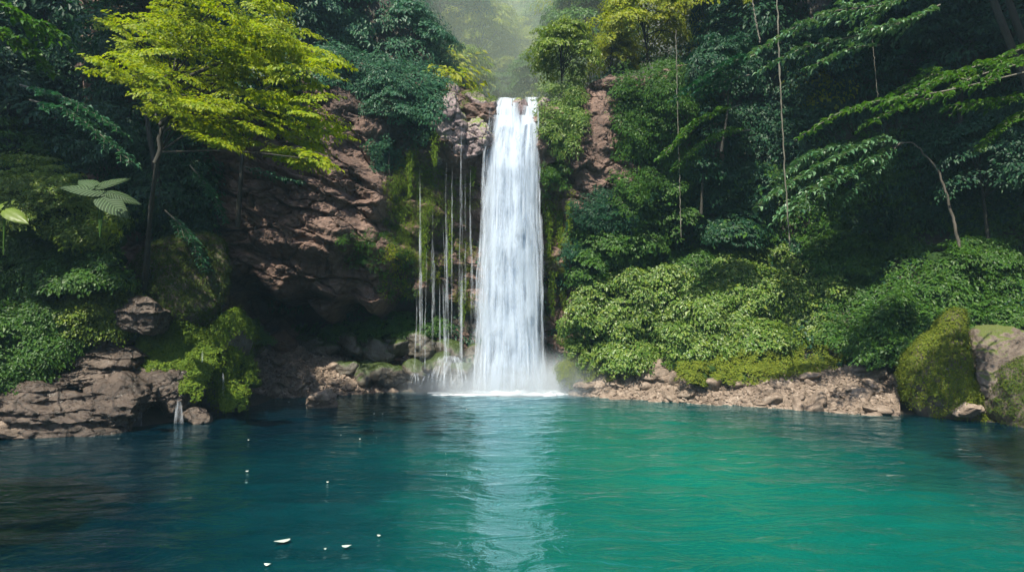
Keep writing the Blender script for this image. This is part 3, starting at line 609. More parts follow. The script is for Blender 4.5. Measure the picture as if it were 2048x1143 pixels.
def place(kind, px, py, Y, s, label, group, cat='tree'):
    """crown centre at px,py and depth Y"""
    rng = random.Random(int(px * 7 + py * 13 + Y)); fresh = kind not in _used
    if fresh: _used[kind] = PRO[kind]()
    Y0 = Y; yy = np.linspace(Y, Y + 14, 57); pp = np.array([P(px, py, a) for a in yy]); ss = s * yy / Y; ok = terr(pp[:, 0], pp[:, 1]) > pp[:, 2] - (HGT[kind] + 1.6) * ss
    Yn = yy[int(np.argmax(ok))] if ok.any() else Y; cl = cliff_at(px, py)
    if -18.5 < cl[0] < 10.5 and cl[2] < 17: Yn = max(Y - 3, min(Yn, cl[1] - .6 * s))
    s = s * Yn / Y0; Y = Yn
    o = _used[kind]; q = P(px, py, Y) - np.array([0, 0, HGT[kind] * s]); rz = rng.uniform(0, 6.28)
    if fresh: o.location = [float(v) for v in q]; o.rotation_euler = (0, 0, rz); o.scale = (s, s, s)
    else: o = copy_tree(o, q, rz, s)
    return tag(o, label, cat, group)
PRO = {'blue': lambda: proto_tree(1, M_BLUE), 'deep': lambda: proto_tree(2, M_DEEP), 'green': lambda: proto_tree(3, M_GREEN), 'lime': lambda: proto_tree(4, M_LIME),
       'yel': lambda: proto_tree(5, M_YEL, size=.15, nper=240), 'deep2': lambda: proto_tree(6, M_DEEP, nclump=60, size=.16, nper=170), 'shade_right': lambda: proto_tree(8, M_DEEP, nclump=70, foot=(5.5, 2.2, -8)), 'shade_long': lambda: proto_tree(9, M_DEEP, nclump=70, foot=(9, 1, -13)), 'shade_left': lambda: proto_tree(10, M_DEEP, nclump=70, foot=(-5, -1, -11)),
       'blue2': lambda: proto_tree(7, M_BLUE, nclump=40, size=.24, nper=150, flatc=.3)}
HGT = dict.fromkeys(PRO, 3.4)
G1 = 'blue green trees on the brow of the cliff'
for a in [('blue', 820, 90, 36, 1.05, 'blue green tree hanging over the brow just left of the wet ledge'), ('blue2', 700, 60, 36, 1.2, 'broad blue green tree above the brown cliff'),
          ('blue', 780, 215, 33.0, .62, 'low blue green tree clinging to the cliff edge, its crown overhanging the mossy wall'), ('blue2', 760, -20, 42, 1.5, 'tall blue green tree cut off by the top of the photo above the brown cliff'),
          ('blue', 620, 20, 34, 1.1, 'blue green tree behind the top of the yellow green tree'), ('deep', 560, 60, 32, 1.2, 'dark tree directly behind the crown of the yellow green tree'),
          ('blue2', 880, -30, 46, 1.3, 'hazy tree at the top edge left of the gap')]:
    place(*a, G1)
G2 = 'hazy sunlit trees upstream of the waterfall'
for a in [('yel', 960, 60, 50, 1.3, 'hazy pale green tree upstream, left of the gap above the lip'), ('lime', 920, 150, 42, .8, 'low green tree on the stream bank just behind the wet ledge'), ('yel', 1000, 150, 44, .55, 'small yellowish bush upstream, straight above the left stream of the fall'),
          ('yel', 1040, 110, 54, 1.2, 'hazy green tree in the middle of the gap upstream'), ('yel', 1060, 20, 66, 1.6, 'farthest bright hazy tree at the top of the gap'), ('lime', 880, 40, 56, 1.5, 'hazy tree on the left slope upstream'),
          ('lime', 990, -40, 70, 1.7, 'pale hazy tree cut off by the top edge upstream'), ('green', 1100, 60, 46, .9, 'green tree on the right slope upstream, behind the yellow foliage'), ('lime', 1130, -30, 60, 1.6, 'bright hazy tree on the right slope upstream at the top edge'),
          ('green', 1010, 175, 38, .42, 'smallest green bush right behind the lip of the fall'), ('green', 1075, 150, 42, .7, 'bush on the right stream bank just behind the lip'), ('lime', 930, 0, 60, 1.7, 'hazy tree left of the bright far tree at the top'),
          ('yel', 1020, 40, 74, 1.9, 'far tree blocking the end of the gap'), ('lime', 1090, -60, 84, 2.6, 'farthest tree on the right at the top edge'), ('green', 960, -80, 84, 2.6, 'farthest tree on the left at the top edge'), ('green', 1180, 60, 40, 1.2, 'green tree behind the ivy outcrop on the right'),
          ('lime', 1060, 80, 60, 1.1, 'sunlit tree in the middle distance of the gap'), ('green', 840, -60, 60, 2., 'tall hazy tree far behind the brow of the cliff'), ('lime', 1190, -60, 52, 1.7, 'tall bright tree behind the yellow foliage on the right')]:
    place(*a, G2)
G3 = 'trees on the shaded left slope'
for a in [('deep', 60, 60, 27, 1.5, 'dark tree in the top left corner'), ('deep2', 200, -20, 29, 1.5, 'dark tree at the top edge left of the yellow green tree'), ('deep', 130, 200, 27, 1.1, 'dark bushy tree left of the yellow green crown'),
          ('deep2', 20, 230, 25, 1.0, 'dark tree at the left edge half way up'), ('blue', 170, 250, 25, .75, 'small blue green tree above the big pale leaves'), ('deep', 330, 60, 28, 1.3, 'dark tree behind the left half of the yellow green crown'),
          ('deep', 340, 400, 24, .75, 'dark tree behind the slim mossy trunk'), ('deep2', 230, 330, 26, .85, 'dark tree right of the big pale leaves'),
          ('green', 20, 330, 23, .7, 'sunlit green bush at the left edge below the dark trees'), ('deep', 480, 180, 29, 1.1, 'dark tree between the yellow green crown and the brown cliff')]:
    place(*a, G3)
G4 = 'trees on the shaded right wall'
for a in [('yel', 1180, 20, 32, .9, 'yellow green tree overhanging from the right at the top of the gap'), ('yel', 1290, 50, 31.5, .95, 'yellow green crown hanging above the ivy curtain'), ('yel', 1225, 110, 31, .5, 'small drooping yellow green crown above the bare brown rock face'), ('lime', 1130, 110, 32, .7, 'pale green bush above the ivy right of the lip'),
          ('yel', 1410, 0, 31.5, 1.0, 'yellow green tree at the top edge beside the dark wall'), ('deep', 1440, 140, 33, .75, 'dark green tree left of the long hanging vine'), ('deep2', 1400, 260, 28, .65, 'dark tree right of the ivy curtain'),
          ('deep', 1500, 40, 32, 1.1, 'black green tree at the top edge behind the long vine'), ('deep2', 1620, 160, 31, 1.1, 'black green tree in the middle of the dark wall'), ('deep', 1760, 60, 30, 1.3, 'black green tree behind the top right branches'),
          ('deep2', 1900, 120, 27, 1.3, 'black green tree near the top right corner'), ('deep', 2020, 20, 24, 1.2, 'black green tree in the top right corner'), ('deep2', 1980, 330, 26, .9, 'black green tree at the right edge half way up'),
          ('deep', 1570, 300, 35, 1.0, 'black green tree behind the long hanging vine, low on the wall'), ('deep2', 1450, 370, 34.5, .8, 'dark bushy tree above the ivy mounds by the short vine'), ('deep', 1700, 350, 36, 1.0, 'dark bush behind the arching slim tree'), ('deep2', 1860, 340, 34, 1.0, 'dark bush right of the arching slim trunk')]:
    place(*a, G4)

# --- dense low growth clinging to the slopes: nobody could count it
def slope_growth():
    rng = np.random.default_rng(8)
    def wf_(c_, n_):
        vis = (c_[:, 1] > 12) & (c_[:, 1] < 80) & (np.abs(c_[:, 0]) < c_[:, 1] * .95) & (c_[:, 2] > 1.2)
        return vis * (1.0 + 0 * c_[:, 0]) * (fbm(c_ * .5, 3, 6) > -.35) * np.where((c_[:, 0] > 0) & (c_[:, 1] < 30) & (c_[:, 2] < 6.5) & (c_[:, 0] > 11), .25, 1)
    p, n = sample(TV, TF, 5200, rng, wf_); n = np.where(n[:, 2:] < 0, -n, n)
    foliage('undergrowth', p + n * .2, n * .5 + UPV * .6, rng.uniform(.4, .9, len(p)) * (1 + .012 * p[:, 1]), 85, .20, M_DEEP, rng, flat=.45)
    return bpy.data.objects['undergrowth']
tag(slope_growth(), 'dark leafy undergrowth clinging all over the steep soil slopes', 'undergrowth', kind='stuff')

# --- ivy and creepers on the cliff
def on_cliff(poly, n, rng, off=.15):
    q = poly_pts(poly, n, rng); return np.array([cliff_at(a, b, off) for a, b in q])
def creeper(name, poly, n, rad, nper, size, mat, seed, label, cat, off=.15, down=.55, **kw):
    rng = np.random.default_rng(seed); C = on_cliff(poly, n, rng, off)
    ax = np.tile([0.05, -1.0, down], (len(C), 1)) + rng.normal(size=(len(C), 3)) * .2
    return tag(foliage(name, C, ax, rng.uniform(*rad, len(C)), nper, size, mat, rng, **kw), label, cat)
creeper('ivy', [(1078, 120), (1120, 80), (1180, 110), (1165, 170), (1170, 240), (1160, 300), (1130, 315), (1085, 270), (1078, 200)], 150, (.3, .6), 130, .12, M_IVY, 31, 'leafy ivy draped over the rock right beside the lip of the fall', 'ivy', off=.5)
creeper('ivy', [(1238, 130), (1330, 100), (1420, 180), (1400, 300), (1370, 420), (1280, 470), (1235, 400), (1240, 300)], 330, (.3, .65), 120, .13, M_GREEN, 32, 'thick ivy curtain hanging right of the bare brown rock face', 'ivy', off=.5)
creeper('ivy', [(1150, 400), (1240, 370), (1300, 440), (1290, 560), (1180, 600), (1130, 520)], 200, (.3, .55), 120, .12, M_DEEP, 33, 'dark creeper covering the foot of the cliff right of the fall', 'ivy', off=.4)
creeper('shrub', [(735, 290), (770, 275), (797, 300), (790, 330), (745, 335)], 26, (.25, .4), 110, .10, M_BLUE, 34, 'rounded leafy tuft growing from the brown cliff left of the mossy wall', 'shrub', off=.35)
creeper('creeper', [(672, 480), (760, 450), (830, 520), (835, 600), (760, 605), (740, 530), (690, 530)], 90, (.16, .34), 60, .075, M_GREEN, 35, 'small leaved creeper on the overhang above the cave', 'creeper', off=.2)
creeper('creeper', [(770, 480), (850, 540), (835, 600), (765, 600)], 40, (.15, .3), 50, .07, M_YEL, 36, 'yellow flecked creeper hanging over the cave mouth behind the thin threads', 'creeper', off=.25)
creeper('moss', [(765, 380), (800, 300), (850, 290), (880, 340), (955, 350), (955, 640), (850, 560), (770, 480)], 260, (.14, .34), 85, .06, M_MOSS, 37, 'hanging moss on the dripping wall behind the thin threads of water', 'moss', off=.1, down=-.1)
creeper('moss', [(1084, 330), (1140, 330), (1150, 480), (1130, 640), (1090, 640)], 110, (.14, .34), 85, .06, M_MOSS, 38, 'hanging moss on the dark wall right beside the main fall', 'moss', off=.1, down=-.1)
creeper('moss', [(870, 165), (905, 160), (990, 190), (985, 205), (925, 205), (920, 235), (905, 240)], 30, (.15, .3), 120, .05, M_BMOSS, 39, 'bright moss cushion capping the wet ledge left of the lip', 'moss', off=.3, down=1.)
creeper('shrub', [(1085, 325), (1140, 325), (1150, 380), (1090, 390)], 26, (.2, .36), 80, .11, M_GREEN, 40, 'leafy shrub growing out under the ivy right of the fall', 'shrub', off=.4)
creeper('creeper', [(590, 10), (880, 60), (880, 230), (800, 250), (760, 180), (640, 160)], 260, (.4, .75), 120, .16, M_BLUE, 41, 'blue green creeper spilling over the brow of the brown cliff', 'creeper', off=.6)
creeper('creeper', [(820, 190), (865, 190), (860, 270), (815, 290)], 24, (.3, .5), 100, .12, M_DEEP, 42, 'dark creeper hanging left of the wet grey ledge', 'creeper', off=.4)
creeper('creeper', [(1280, 400), (1430, 290), (1500, 420), (1440, 500), (1330, 520)], 190, (.3, .6), 110, .14, M_DEEP, 43, 'dark creeper on the wall under the ivy curtain by the short vine', 'creeper', off=.5)
creeper('moss', [(800, 290), (870, 330), (880, 460), (820, 560), (770, 470), (775, 360)], 130, (.2, .42), 90, .06, M_BMOSS, 44, 'bright green moss pads on the wall left of the thin threads', 'moss', off=.2, down=.1)
# hanging moss beards : long tapering strands
def beards(name, spec, seed, label):
    rng = np.random.default_rng(seed); Cs = []
    for (px, py, ln, wd, n) in spec:
        t = rng.random(n); x = px + rng.normal(size=n) * wd * (1 - t * .7); y = py + t * ln
        base = cliff_at(px, py, .25)
        for a, b in zip(x, y): q = P(a, b, base[1] + rng.normal() * .08); Cs.append(q)
    C = np.array(Cs); n = len(C); N = nrm(np.tile([0, -1, .2], (n, 1)) + rng.normal(size=(n, 3)) * .4); T = nrm(np.tile([0, 0, -1.], (n, 1)) + rng.normal(size=(n, 3)) * .25)
    V, F = leaves(C, N, T, .12, rng, wid=.35); return tag(mk(name, V, F, M_BMOSS), label, 'moss')
beards('hanging_moss', [(820, 300, 90, 5, 500), (838, 330, 120, 4, 500), (870, 260, 70, 6, 400), (900, 400, 150, 6, 500), (848, 420, 140, 7, 700), (890, 230, 60, 7, 400), (925, 560, 90, 6, 400), (862, 520, 60, 5, 260), (800, 390, 100, 9, 600), (945, 330, 40, 5, 200)], 51, 'long bright moss beards hanging between the thin threads of water')
beards('hanging_moss', [(1098, 400, 110, 6, 600), (1120, 420, 90, 5, 500), (1140, 400, 60, 5, 400), (1105, 540, 90, 5, 400), (1128, 560, 60, 4, 250)], 52, 'long moss beards hanging on the wall right of the main fall')

# ------------------------------------------------------------------ rocks
def stone(name, px, py, Y, size, seed, mat, label, cat='rock', rot=(0, 0, 0), sub=5, rough=.07, strata=0., planes=14, group=None, moss=None, sharp=16, z=None, taper=0):
    """a rock whose middle stands at px,py and depth Y; moss=(material, n, leaf, min normal z)"""
    q = P(px, py, Y)
    if z is not None: q[2] = z
    if not moss and sub >= 5 and max(size) > .8: sub = 6
    V, F = rock(seed, sub, planes, rough, strata, sharp)
    if taper: V = V * np.stack([1 - taper * (V[:, 2] + 1) / 2] * 2 + [np.ones(len(V))], 1)
    V = euler(V * np.array(size), rot) + q
    if not moss:
        nv = vnormals(V, F); va_, ea_ = cells((V + .25 * fbm(V * 1.5, 2, seed)[:, None]) * [1.5, 1.5, 2.6], seed); vb_, eb_ = cells(V * [4, 4, 6.5], seed + 2)
        k_ = min(1, max(size)); V = V + nv * (k_ * (.06 * va_ + .012 * vb_ - .06 * (1 - sstep(0, .10, ea_)) - .012 * (1 - sstep(0, .14, eb_)) + .04 * fbm(V * 3, 3, seed)))[:, None]
    if moss:
        nv = vnormals(V, F); V = V + nv * (.16 * fbm((V + seed) * 1.3, 3, seed) + .07 * np.abs(fbm((V + seed) * 3.2, 2, seed + 4)))[:, None]
    root = mk(name, V, F, mat, smooth=True); tag(root, label, cat, group)
    if moss:
        mm, n, ls, mz = moss[:4]; rng = np.random.default_rng(seed + 1)
        V2, F2 = V, F
        def wfn(c_, n_): return ((n_[:, 2] + .55 * fbm(c_ * .9, 3, seed)) > mz) * (c_[:, 2] > -.1) * 1.0
        p, nn = sample(V2, F2, n, rng, wfn); f2 = foliage('moss', p, nn * .8 + UPV * .35, rng.uniform(.10, .34, n), 34, ls, mm, rng, None, flat=.5, tilt=.8, wid=.7)
        f2.parent = root
    return root
# left bank
LB = 'layered rocks of the left bank'
stone('rock', 95, 825, 21.2, (2.9, 1.7, 1.15), 101, M_SLAB, 'bulky low slab at the waterline in the bottom left of the bank', rot=(.05, .03, .2), strata=.04, rough=.14, group=LB)
stone('rock', 235, 800, 22.0, (1.5, 1.2, .85), 119, M_SLAB, 'dark dripping block behind the small waterfalls', rot=(.05, .08, .3), strata=.03, rough=.12, group=LB)
stone('rock', 245, 765, 23.0, (1.7, 1.3, .42), 102, M_SLAB, 'long flat slab with a sunlit top above the small waterfalls', rot=(.12, .22, -.1), strata=.05, group=LB, rough=.12)
stone('rock', 165, 752, 22.4, (1.7, 1.2, .40), 103, M_SLAB, 'flat slab at the left, resting behind the waterline slab', rot=(.14, -.05, .2), strata=.05, group=LB, rough=.12)
stone('rock', 235, 708, 23.3, (1.35, 1.0, .45), 104, M_SLAB, 'grey layered slab in the middle of the left bank', rot=(.16, .08, .4), strata=.05, group=LB, rough=.12)
stone('rock', 205, 682, 23.6, (1.0, .8, .36), 105, M_SLAB, 'thin upper slab at the edge of the shrubs', rot=(.1, .1, .1), strata=.05, group=LB, rough=.12)
stone('rock', 290, 745, 23.4, (.7, .6, .3), 120, M_SLAB, 'small broken slab lying against the bright moss boulder', rot=(.2, .2, .7), strata=.04, group=LB, rough=.12)
stone('rock', 288, 632, 23.2, (1.0, .9, .85), 106, M_SLAB, 'pale flat topped rock perched below the moss dome', rot=(.1, .02, .3), strata=.07, group=LB)
stone('rock', 345, 790, 23.2, (.95, .9, .75), 107, M_SLAB, 'angular sunlit rock beside the right one of the small waterfalls', rot=(.1, .5, .3), group=LB, rough=.1)
stone('rock', 395, 832, 23.0, (.6, .5, .34), 108, M_SLAB, 'low pale rock at the waterline under the mossy boulder', rot=(.1, .2, .5), group=LB)
stone('rock', 30, 850, 20.5, (.9, .7, .4), 109, M_STONE, 'small pale rock at the left edge of the waterline', group=LB, rot=(0, .2, 0))
stone('rock', 60, 790, 21.5, (1.6, 1.3, .7), 110, M_SLAB, 'dark slab at the left edge above the waterline', group=LB, strata=.05)
stone('boulder', 345, 560, 25.2, (2.0, 1.8, 2.1), 111, M_MROCK, 'large dark dome covered in short brown moss behind the slim trunk', 'boulder', rot=(.1, .25, 0), sharp=6, moss=(M_DMOSS, 1900, .06, -.6))
stone('boulder', 360, 700, 24.6, (1.35, 1.2, 1.3), 112, M_DROCK, 'boulder thick with bright green moss in the middle of the left bank', 'boulder', rot=(0, .2, .2), sharp=8, moss=(M_BMOSS, 1300, .085, -.25))
stone('boulder', 445, 730, 25.0, (1.15, 1.1, 1.7), 113, M_DROCK, 'tall boulder with hanging green moss at the right end of the left bank', 'boulder', rot=(0, .1, .5), sharp=7, moss=(M_BMOSS, 1300, .075, -.3))
stone('boulder', 405, 650, 25.6, (1.1, 1.0, .65), 114, M_MROCK, 'mossy boulder with bare pale top behind the bright moss', 'boulder', sharp=8, moss=(M_MOSS, 500, .06, .1))
stone('boulder', 330, 770, 23.9, (1.2, .9, .9), 115, M_DROCK, 'moss hung boulder above the angular sunlit rock', 'boulder', sharp=8, moss=(M_BMOSS, 700, .075, -.2))
stone('boulder', 440, 795, 25.2, (1.15, .9, .75), 116, M_DROCK, 'dark green weeded rock sunk at the foot of the tall mossy boulder', 'boulder', sharp=8, moss=(M_MOSS, 500, .08, -.3))
stone('boulder', 480, 700, 28.5, (.9, .9, .8), 117, M_MROCK, 'brown mossy boulder behind the tall mossy boulder', 'boulder', sharp=8, moss=(M_DMOSS, 400, .06, -.3))
stone('rock', 646, 800, 26.6, (.8, .6, .46), 118, M_STONE, 'lone pale rock standing in the water off the gravel bank', rot=(0, .1, .4), rough=.12)
# far gravel bank, left of the fall
def bank(name, pts, mat, label, seed):
    """a low rubble mound: grid over a quad of pixel/depth corners"""
    rng = np.random.default_rng(seed); n, m_ = 120, 60; a, b, c_, d = [np.array(p) for p in pts]
    u = np.linspace(0, 1, n)[:, None, None]; v = np.linspace(0, 1, m_)[None, :, None]
    V = (a * (1 - u) + b * u) * (1 - v) + (d * (1 - u) + c_ * u) * v
    V[..., 2] += .25 * np.sin(np.pi * v[..., 0]) * np.sin(np.pi * np.clip(u[..., 0], .05, .95)) + .12 * ridge(V * 1.3, 4, seed) + .05 * fbm(V * 5, 3, seed)
    F = gridF(n, m_); o = mk(name, V.reshape(-1, 3), F, mat, smooth=True); tag(o, label, kind='structure'); return V.reshape(-1, 3), F
e1 = lambda px, py, dz: W(px, py) + np.array([0, 0, dz])
GLV, GLF = bank('gravel_slope', [e1(485, 800, -.25), e1(805, 784, -.25), P(745, 735, 32.6), P(470, 640, 32.5)], M_GRAV, 'brown gravel slope running up to the foot of the cliff left of the fall', 61)
M_GRAV2 = rockmat('shore_gravel', [(.07, .052, .038), (.16, .12, .09), (.28, .22, .175)], scale=3., crack=.6, bump=1.)  # same gravel as the left slope, colour darkened against the strong sun
GRV, GRF = bank('gravel_shore', [e1(1135, 790, -.25), e1(1800, 835, -.3), P(1800, 735, 27.5), P(1150, 735, 31.5)], M_GRAV2, 'narrow shore of brown gravel along the right side of the pool', 62)
stone_me = []
for k in range(7):
    V, F = rock(200 + k, 3, 11, .06); stone_me.append((V, F))
def stones(name, GV, GF, n, smin, smax, seed, label, group, wf=None, mat=M_STONE, gravel=2200):
    rng = np.random.default_rng(seed); p, nn = sample(GV, GF, n, rng, wf); proto = {}
    for k in range(n):
        s = smin + (smax - smin) * rng.random() ** 3; kk = int(rng.integers(7))
        if kk not in proto:
            V, F = stone_me[kk]; o = mk(name, V, F, mat, smooth=True); proto[kk] = o
        else:
            o = proto[kk].copy(); S.collection.objects.link(o)
        o.location = [float(v) for v in p[k] + [0, 0, s * .15]]; o.rotation_euler = (float(rng.normal() * .35), float(rng.normal() * .35), float(rng.uniform(0, 6.28))); f = rng.uniform(.75, 1.25, 3) * s; o.scale = [float(v) for v in (f[0] * 1.15, f[1] * .9, f[2] * .62)]
        tag(o, label(p[k], s), 'stone', group)
    q, _ = sample(GV, GF, gravel, rng, wf); parts = []
    sV, sF = rock(300, 1, 9, .02)
    sc = rng.uniform(.04, .13, gravel); 
    for k in range(gravel): parts.append((euler(sV * sc[k] * rng.uniform(.6, 1.3, 3), rng.uniform(0, 6, 3)) + q[k], sF))
    V, F = merge(parts); return mk('gravel', V, F, mat)
g = stones('stone', GRV, GRF, 175, .12, .46, 71, lambda q, s_: ('big ' if s_ > .28 else 'middling ' if s_ > .17 else 'small ') + 'brown stone ' + ('by the water ' if q[2] < .12 else 'up the right shore ') + ('next to the fall corner' if q[0] < 5 else 'below the cracked rock face' if q[0] < 8 else 'below the round mossy boulders' if q[0] < 11 else 'below the mossy carpet' if q[0] < 14 else 'by the steep mossy boulder'), 'loose stones along the right shore')
tag(g, 'loose brown gravel between the stones of the right shore', 'gravel', kind='stuff')
g = stones('stone', GLV, GLF, 115, .09, .42, 72, lambda q, s_: ('big ' if s_ > .25 else 'middling ' if s_ > .15 else 'small ') + 'brown stone ' + ('near the water ' if q[2] < .25 else 'high ') + 'on the far gravel slope, ' + ('by the tall mossy boulder' if q[0] < -11 else 'behind the lone rock' if q[0] < -8.5 else 'toward the dark wet boulders'), 'loose stones on the far left gravel slope')
tag(g, 'loose gravel covering the slope left of the fall', 'gravel', kind='stuff')
# dark boulder wall under the green carpet
DB = 'dark wet boulders below the cave'
rng = np.random.default_rng(90)
dbl = [(650, 700, .75), (700, 690, .7), (750, 700, .8), (800, 690, .75), (850, 695, .85), (690, 735, .6), (735, 745, .7), (780, 745, .7), (830, 745, .8), (905, 700, .8), (880, 735, .9), (915, 745, .8), (955, 720, .9), (620, 685, .6)]
dn = ['at the left end of the row', 'second of the upper row', 'third of the upper row', 'fourth of the upper row', 'fifth of the upper row, behind the thin threads', 'lower row, leftmost', 'lower row, second from the left', 'lower row, third from the left', 'lower row, splashed by the leftmost thread', 'upper row, just left of the main fall', 'that the thin threads of water run over', 'lower row, splashed by the short threads', 'half hidden by the spray of the main fall', 'smallest, under the left end of the green carpet']
for k, (px, py, s) in enumerate(dbl):
    stone('boulder', px, py, 32.3 - (py > 725) * .7, (s * 1.15, s, s * .85), 400 + k, M_DROCK, 'dark wet boulder below the cave, ' + dn[k], 'boulder', rot=tuple(rng.uniform(-.4, .4, 3)), sub=4, sharp=9, group=DB)
# right bank rocks
RB = 'boulders of the right bank'
stone('boulder', 1885, 760, 24.2, (2.0, 1.5, 2.15), 146, M_MROCK, 'big steep boulder coated in yellow brown moss at the right', 'boulder', rot=(.1, .2, .3), sharp=13, planes=9, taper=.62, moss=(M_MOSS, 2300, .055, -.25))
stone('boulder', 2010, 740, 23.8, (1.9, 1.6, 1.55), 132, M_MROCK, 'bare pale boulder at the right edge behind the mossy one', 'boulder', rot=(.1, -.2, .6), rough=.1)
stone('boulder', 2040, 800, 22.6, (1.2, 1.0, 1.5), 133, M_MROCK, 'tall dark boulder standing at the waterline at the right edge', 'boulder', rot=(.0, .35, .2), sharp=7, moss=(M_DMOSS, 500, .05, .1))
stone('rock', 1935, 820, 23.2, (.7, .5, .3), 134, M_STONE, 'low rubbly rock wedged between the two right boulders')
stone('boulder', 1140, 745, 31.0, (.55, .8, 1.1), 135, M_DROCK, 'dark moss hung rock at the corner of the right bank next to the fall', 'boulder', sharp=8, moss=(M_MOSS, 400, .07, -.3))
stone('rock', 1190, 770, 30.6, (.9, .7, .45), 136, M_STONE, 'knobbly pale rock at the water corner of the right bank', rough=.14)
stone('rock', 1310, 755, 30.0, (1.1, .8, .95), 137, M_STONE, 'smooth brown rock face with a forked dark crack at the right waterline', rough=.04, planes=9)
stone('boulder', 1445, 752, 28.8, (.62, .55, .5), 138, M_MROCK, 'round mossy boulder on the right shore, left of the pair', 'boulder', sharp=6, moss=(M_MOSS, 300, .055, -.2), group=RB)
stone('boulder', 1535, 748, 28.4, (.75, .6, .5), 139, M_MROCK, 'middle mossy boulder of the three on the right shore', 'boulder', sharp=6, moss=(M_MOSS, 340, .055, -.1), group=RB)
stone('boulder', 1605, 752, 28.0, (.62, .55, .46), 140, M_MROCK, 'right mossy boulder of the three on the right shore', 'boulder', sharp=6, moss=(M_MOSS, 300, .055, -.1), group=RB)
stone('rock', 1750, 775, 26.4, (.7, .5, .4), 141, M_STONE, 'largest bare stone on the right shore next to the mossy boulder', rough=.1)
for k, (px, py, sz, lab) in enumerate([(1545, 1120, (.95, .7, .45), 'largest dark boulder under the water in the bottom right of the pool'), (1420, 1150, (.6, .5, .35), 'dark sunken stone left of the largest sunken boulder'), (1700, 1060, (.8, .8, .4), 'dark sunken stone behind and right of the largest sunken boulder'), (1270, 1130, (.5, .4, .3), 'small dark sunken stone near the reflection of the fall')]):
    q = W(px, py); stone('rock', px, py, q[1], sz, 142 + k, M_DROCK, lab, z=-.42, group='sunken stones in the near water')

# ------------------------------------------------------------------ leafy mounds
def mound(name, ell, seed, mat, label, cat='shrub', size=.12, dens=9.0, rad=(.28, .6), nper=90, group=None, flat=.35, body=M_SOIL):
    """ell: list of (px,py,Y,(rx,ry,rz),tiltx) ; clumps over their surface"""
    rng = np.random.default_rng(seed); Cs, Ns, parts = [], [], []
    for (px, py, Y, rr) in ell:
        V, F = ico(4); rr = np.array(rr); q = P(px, py, Y)
        V = V * rr; V = V * (1 + .12 * fbm(V * .7 + seed, 3, seed))[:, None] + q; parts.append((V, F))
        area = 4 * np.pi * (np.prod(rr) ** (2 / 3)); n = int(area * dens)
        p, nn = sample(V, F, n, rng, lambda c_, n_: 1.0 * ((n_[:, 2] > -.45) & (n_[:, 1] < .75))); Cs.append(p - nn * .05); Ns.append(nn)
    for k in range(len(ell)):      # drop what is inside a neighbour
        for j, (px, py, Y, rr) in enumerate(ell):
            if j != k:
                keep = np.sum(((Cs[k] - P(px, py, Y)) / (np.array(rr) * .9)) ** 2, 1) > 1; Cs[k], Ns[k] = Cs[k][keep], Ns[k][keep]
    C = np.concatenate(Cs); N = np.concatenate(Ns)
    root = tag(empty(name, (C[:, 0].mean(), C[:, 1].mean(), C[:, 2].min())), label, cat, group)
    V, F = merge([(a, b) for a, b in parts]); V = V * 1.0; cen = V.mean(0)
    mk('mound_of_stems', V, F, body, root, smooth=True)
    foliage('foliage', C, N * .75 + UPV * .5 + np.array([0, -.15, 0]), rng.uniform(*rad, len(C)), nper, size, mat, rng, root, flat=flat, tilt=.7, wid=.72)
    return root
def cascade(name, poly, Yt, Yb, n, seed, mat, label, cat='shrub', rad=(.3, .62), nper=105, size=.12, group=None, flat=.3, lump=.7, axis=(-.12, -.5, 1.), back=.55, body=None, z0=None, wid=.72, scal=1.25, bulge=.75):
    """tiers of leaves lying over a slope; poly in pixels, depth Yt at its top and Yb at its foot"""
    rng = np.random.default_rng(seed); q = poly_pts(poly, n, rng); p_ = np.array(poly, float); t0, t1 = p_[:, 1].min(), p_[:, 1].max()
    f = (q[:, 1] - t0) / (t1 - t0); Y = Yt + (Yb - Yt) * f
    C = np.array([P(a, b, y) for (a, b), y in zip(q, Y)]); C[:, 1] += lump * fbm(C * .75 + seed, 3, seed) * 1.6
    rd = rng.uniform(*rad, len(C)); ax = np.tile(axis, (len(C), 1)) + rng.normal(size=C.shape) * .22
    if scal:          # the growth stands in overlapping rounded cushions
        ex = C.max(0) - C.min(0); m_ = max(3, int(ex[0] * ex[2] / (scal * scal * 1.9))); cen_ = C[rng.choice(len(C), min(m_, len(C)), replace=False)][:, [0, 2]]
        d2 = np.hypot(C[:, None, 0] - cen_[None, :, 0], (C[:, None, 2] - cen_[None, :, 1]) * 1.35); k_ = d2.argmin(1); dd = d2.min(1) / scal
        C[:, 1] -= bulge * (1 - np.minimum(dd, 1.2) ** 2); ax[:, 0] += (C[:, 0] - cen_[k_, 0]) / scal * .9; ax[:, 2] += (C[:, 2] - cen_[k_, 1]) / scal * .9
    root = tag(empty(name, (C[:, 0].mean(), C[:, 1].mean(), C[:, 2].min())), label, cat, group); parts = []
    cen = C.mean(0)
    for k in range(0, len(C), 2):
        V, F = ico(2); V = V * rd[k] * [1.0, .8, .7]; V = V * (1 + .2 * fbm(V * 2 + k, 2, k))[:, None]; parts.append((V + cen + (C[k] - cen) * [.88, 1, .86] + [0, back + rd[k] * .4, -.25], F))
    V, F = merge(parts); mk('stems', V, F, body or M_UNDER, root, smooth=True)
    foliage('foliage', C, ax, rd, nper, size, mat, rng, root, flat=flat, tilt=.7, wid=wid)
    if cat == 'shrub': foliage('broad_leaves', C[::2] + [0, -.05, .02], ax[::2], rd[::2] * 1.08, max(4, nper // 16), size * 1.75, M_LIME if mat in (M_IVY, M_LIME) else M_GREEN, rng, root, flat=flat * 1.2, tilt=.6, wid=.6)
    return root
M_UNDER = leafmat('shaded_inner_leaves', [(.02, .045, .012), (.03, .06, .015)], rough=.8, trans=.1, spec=.1)
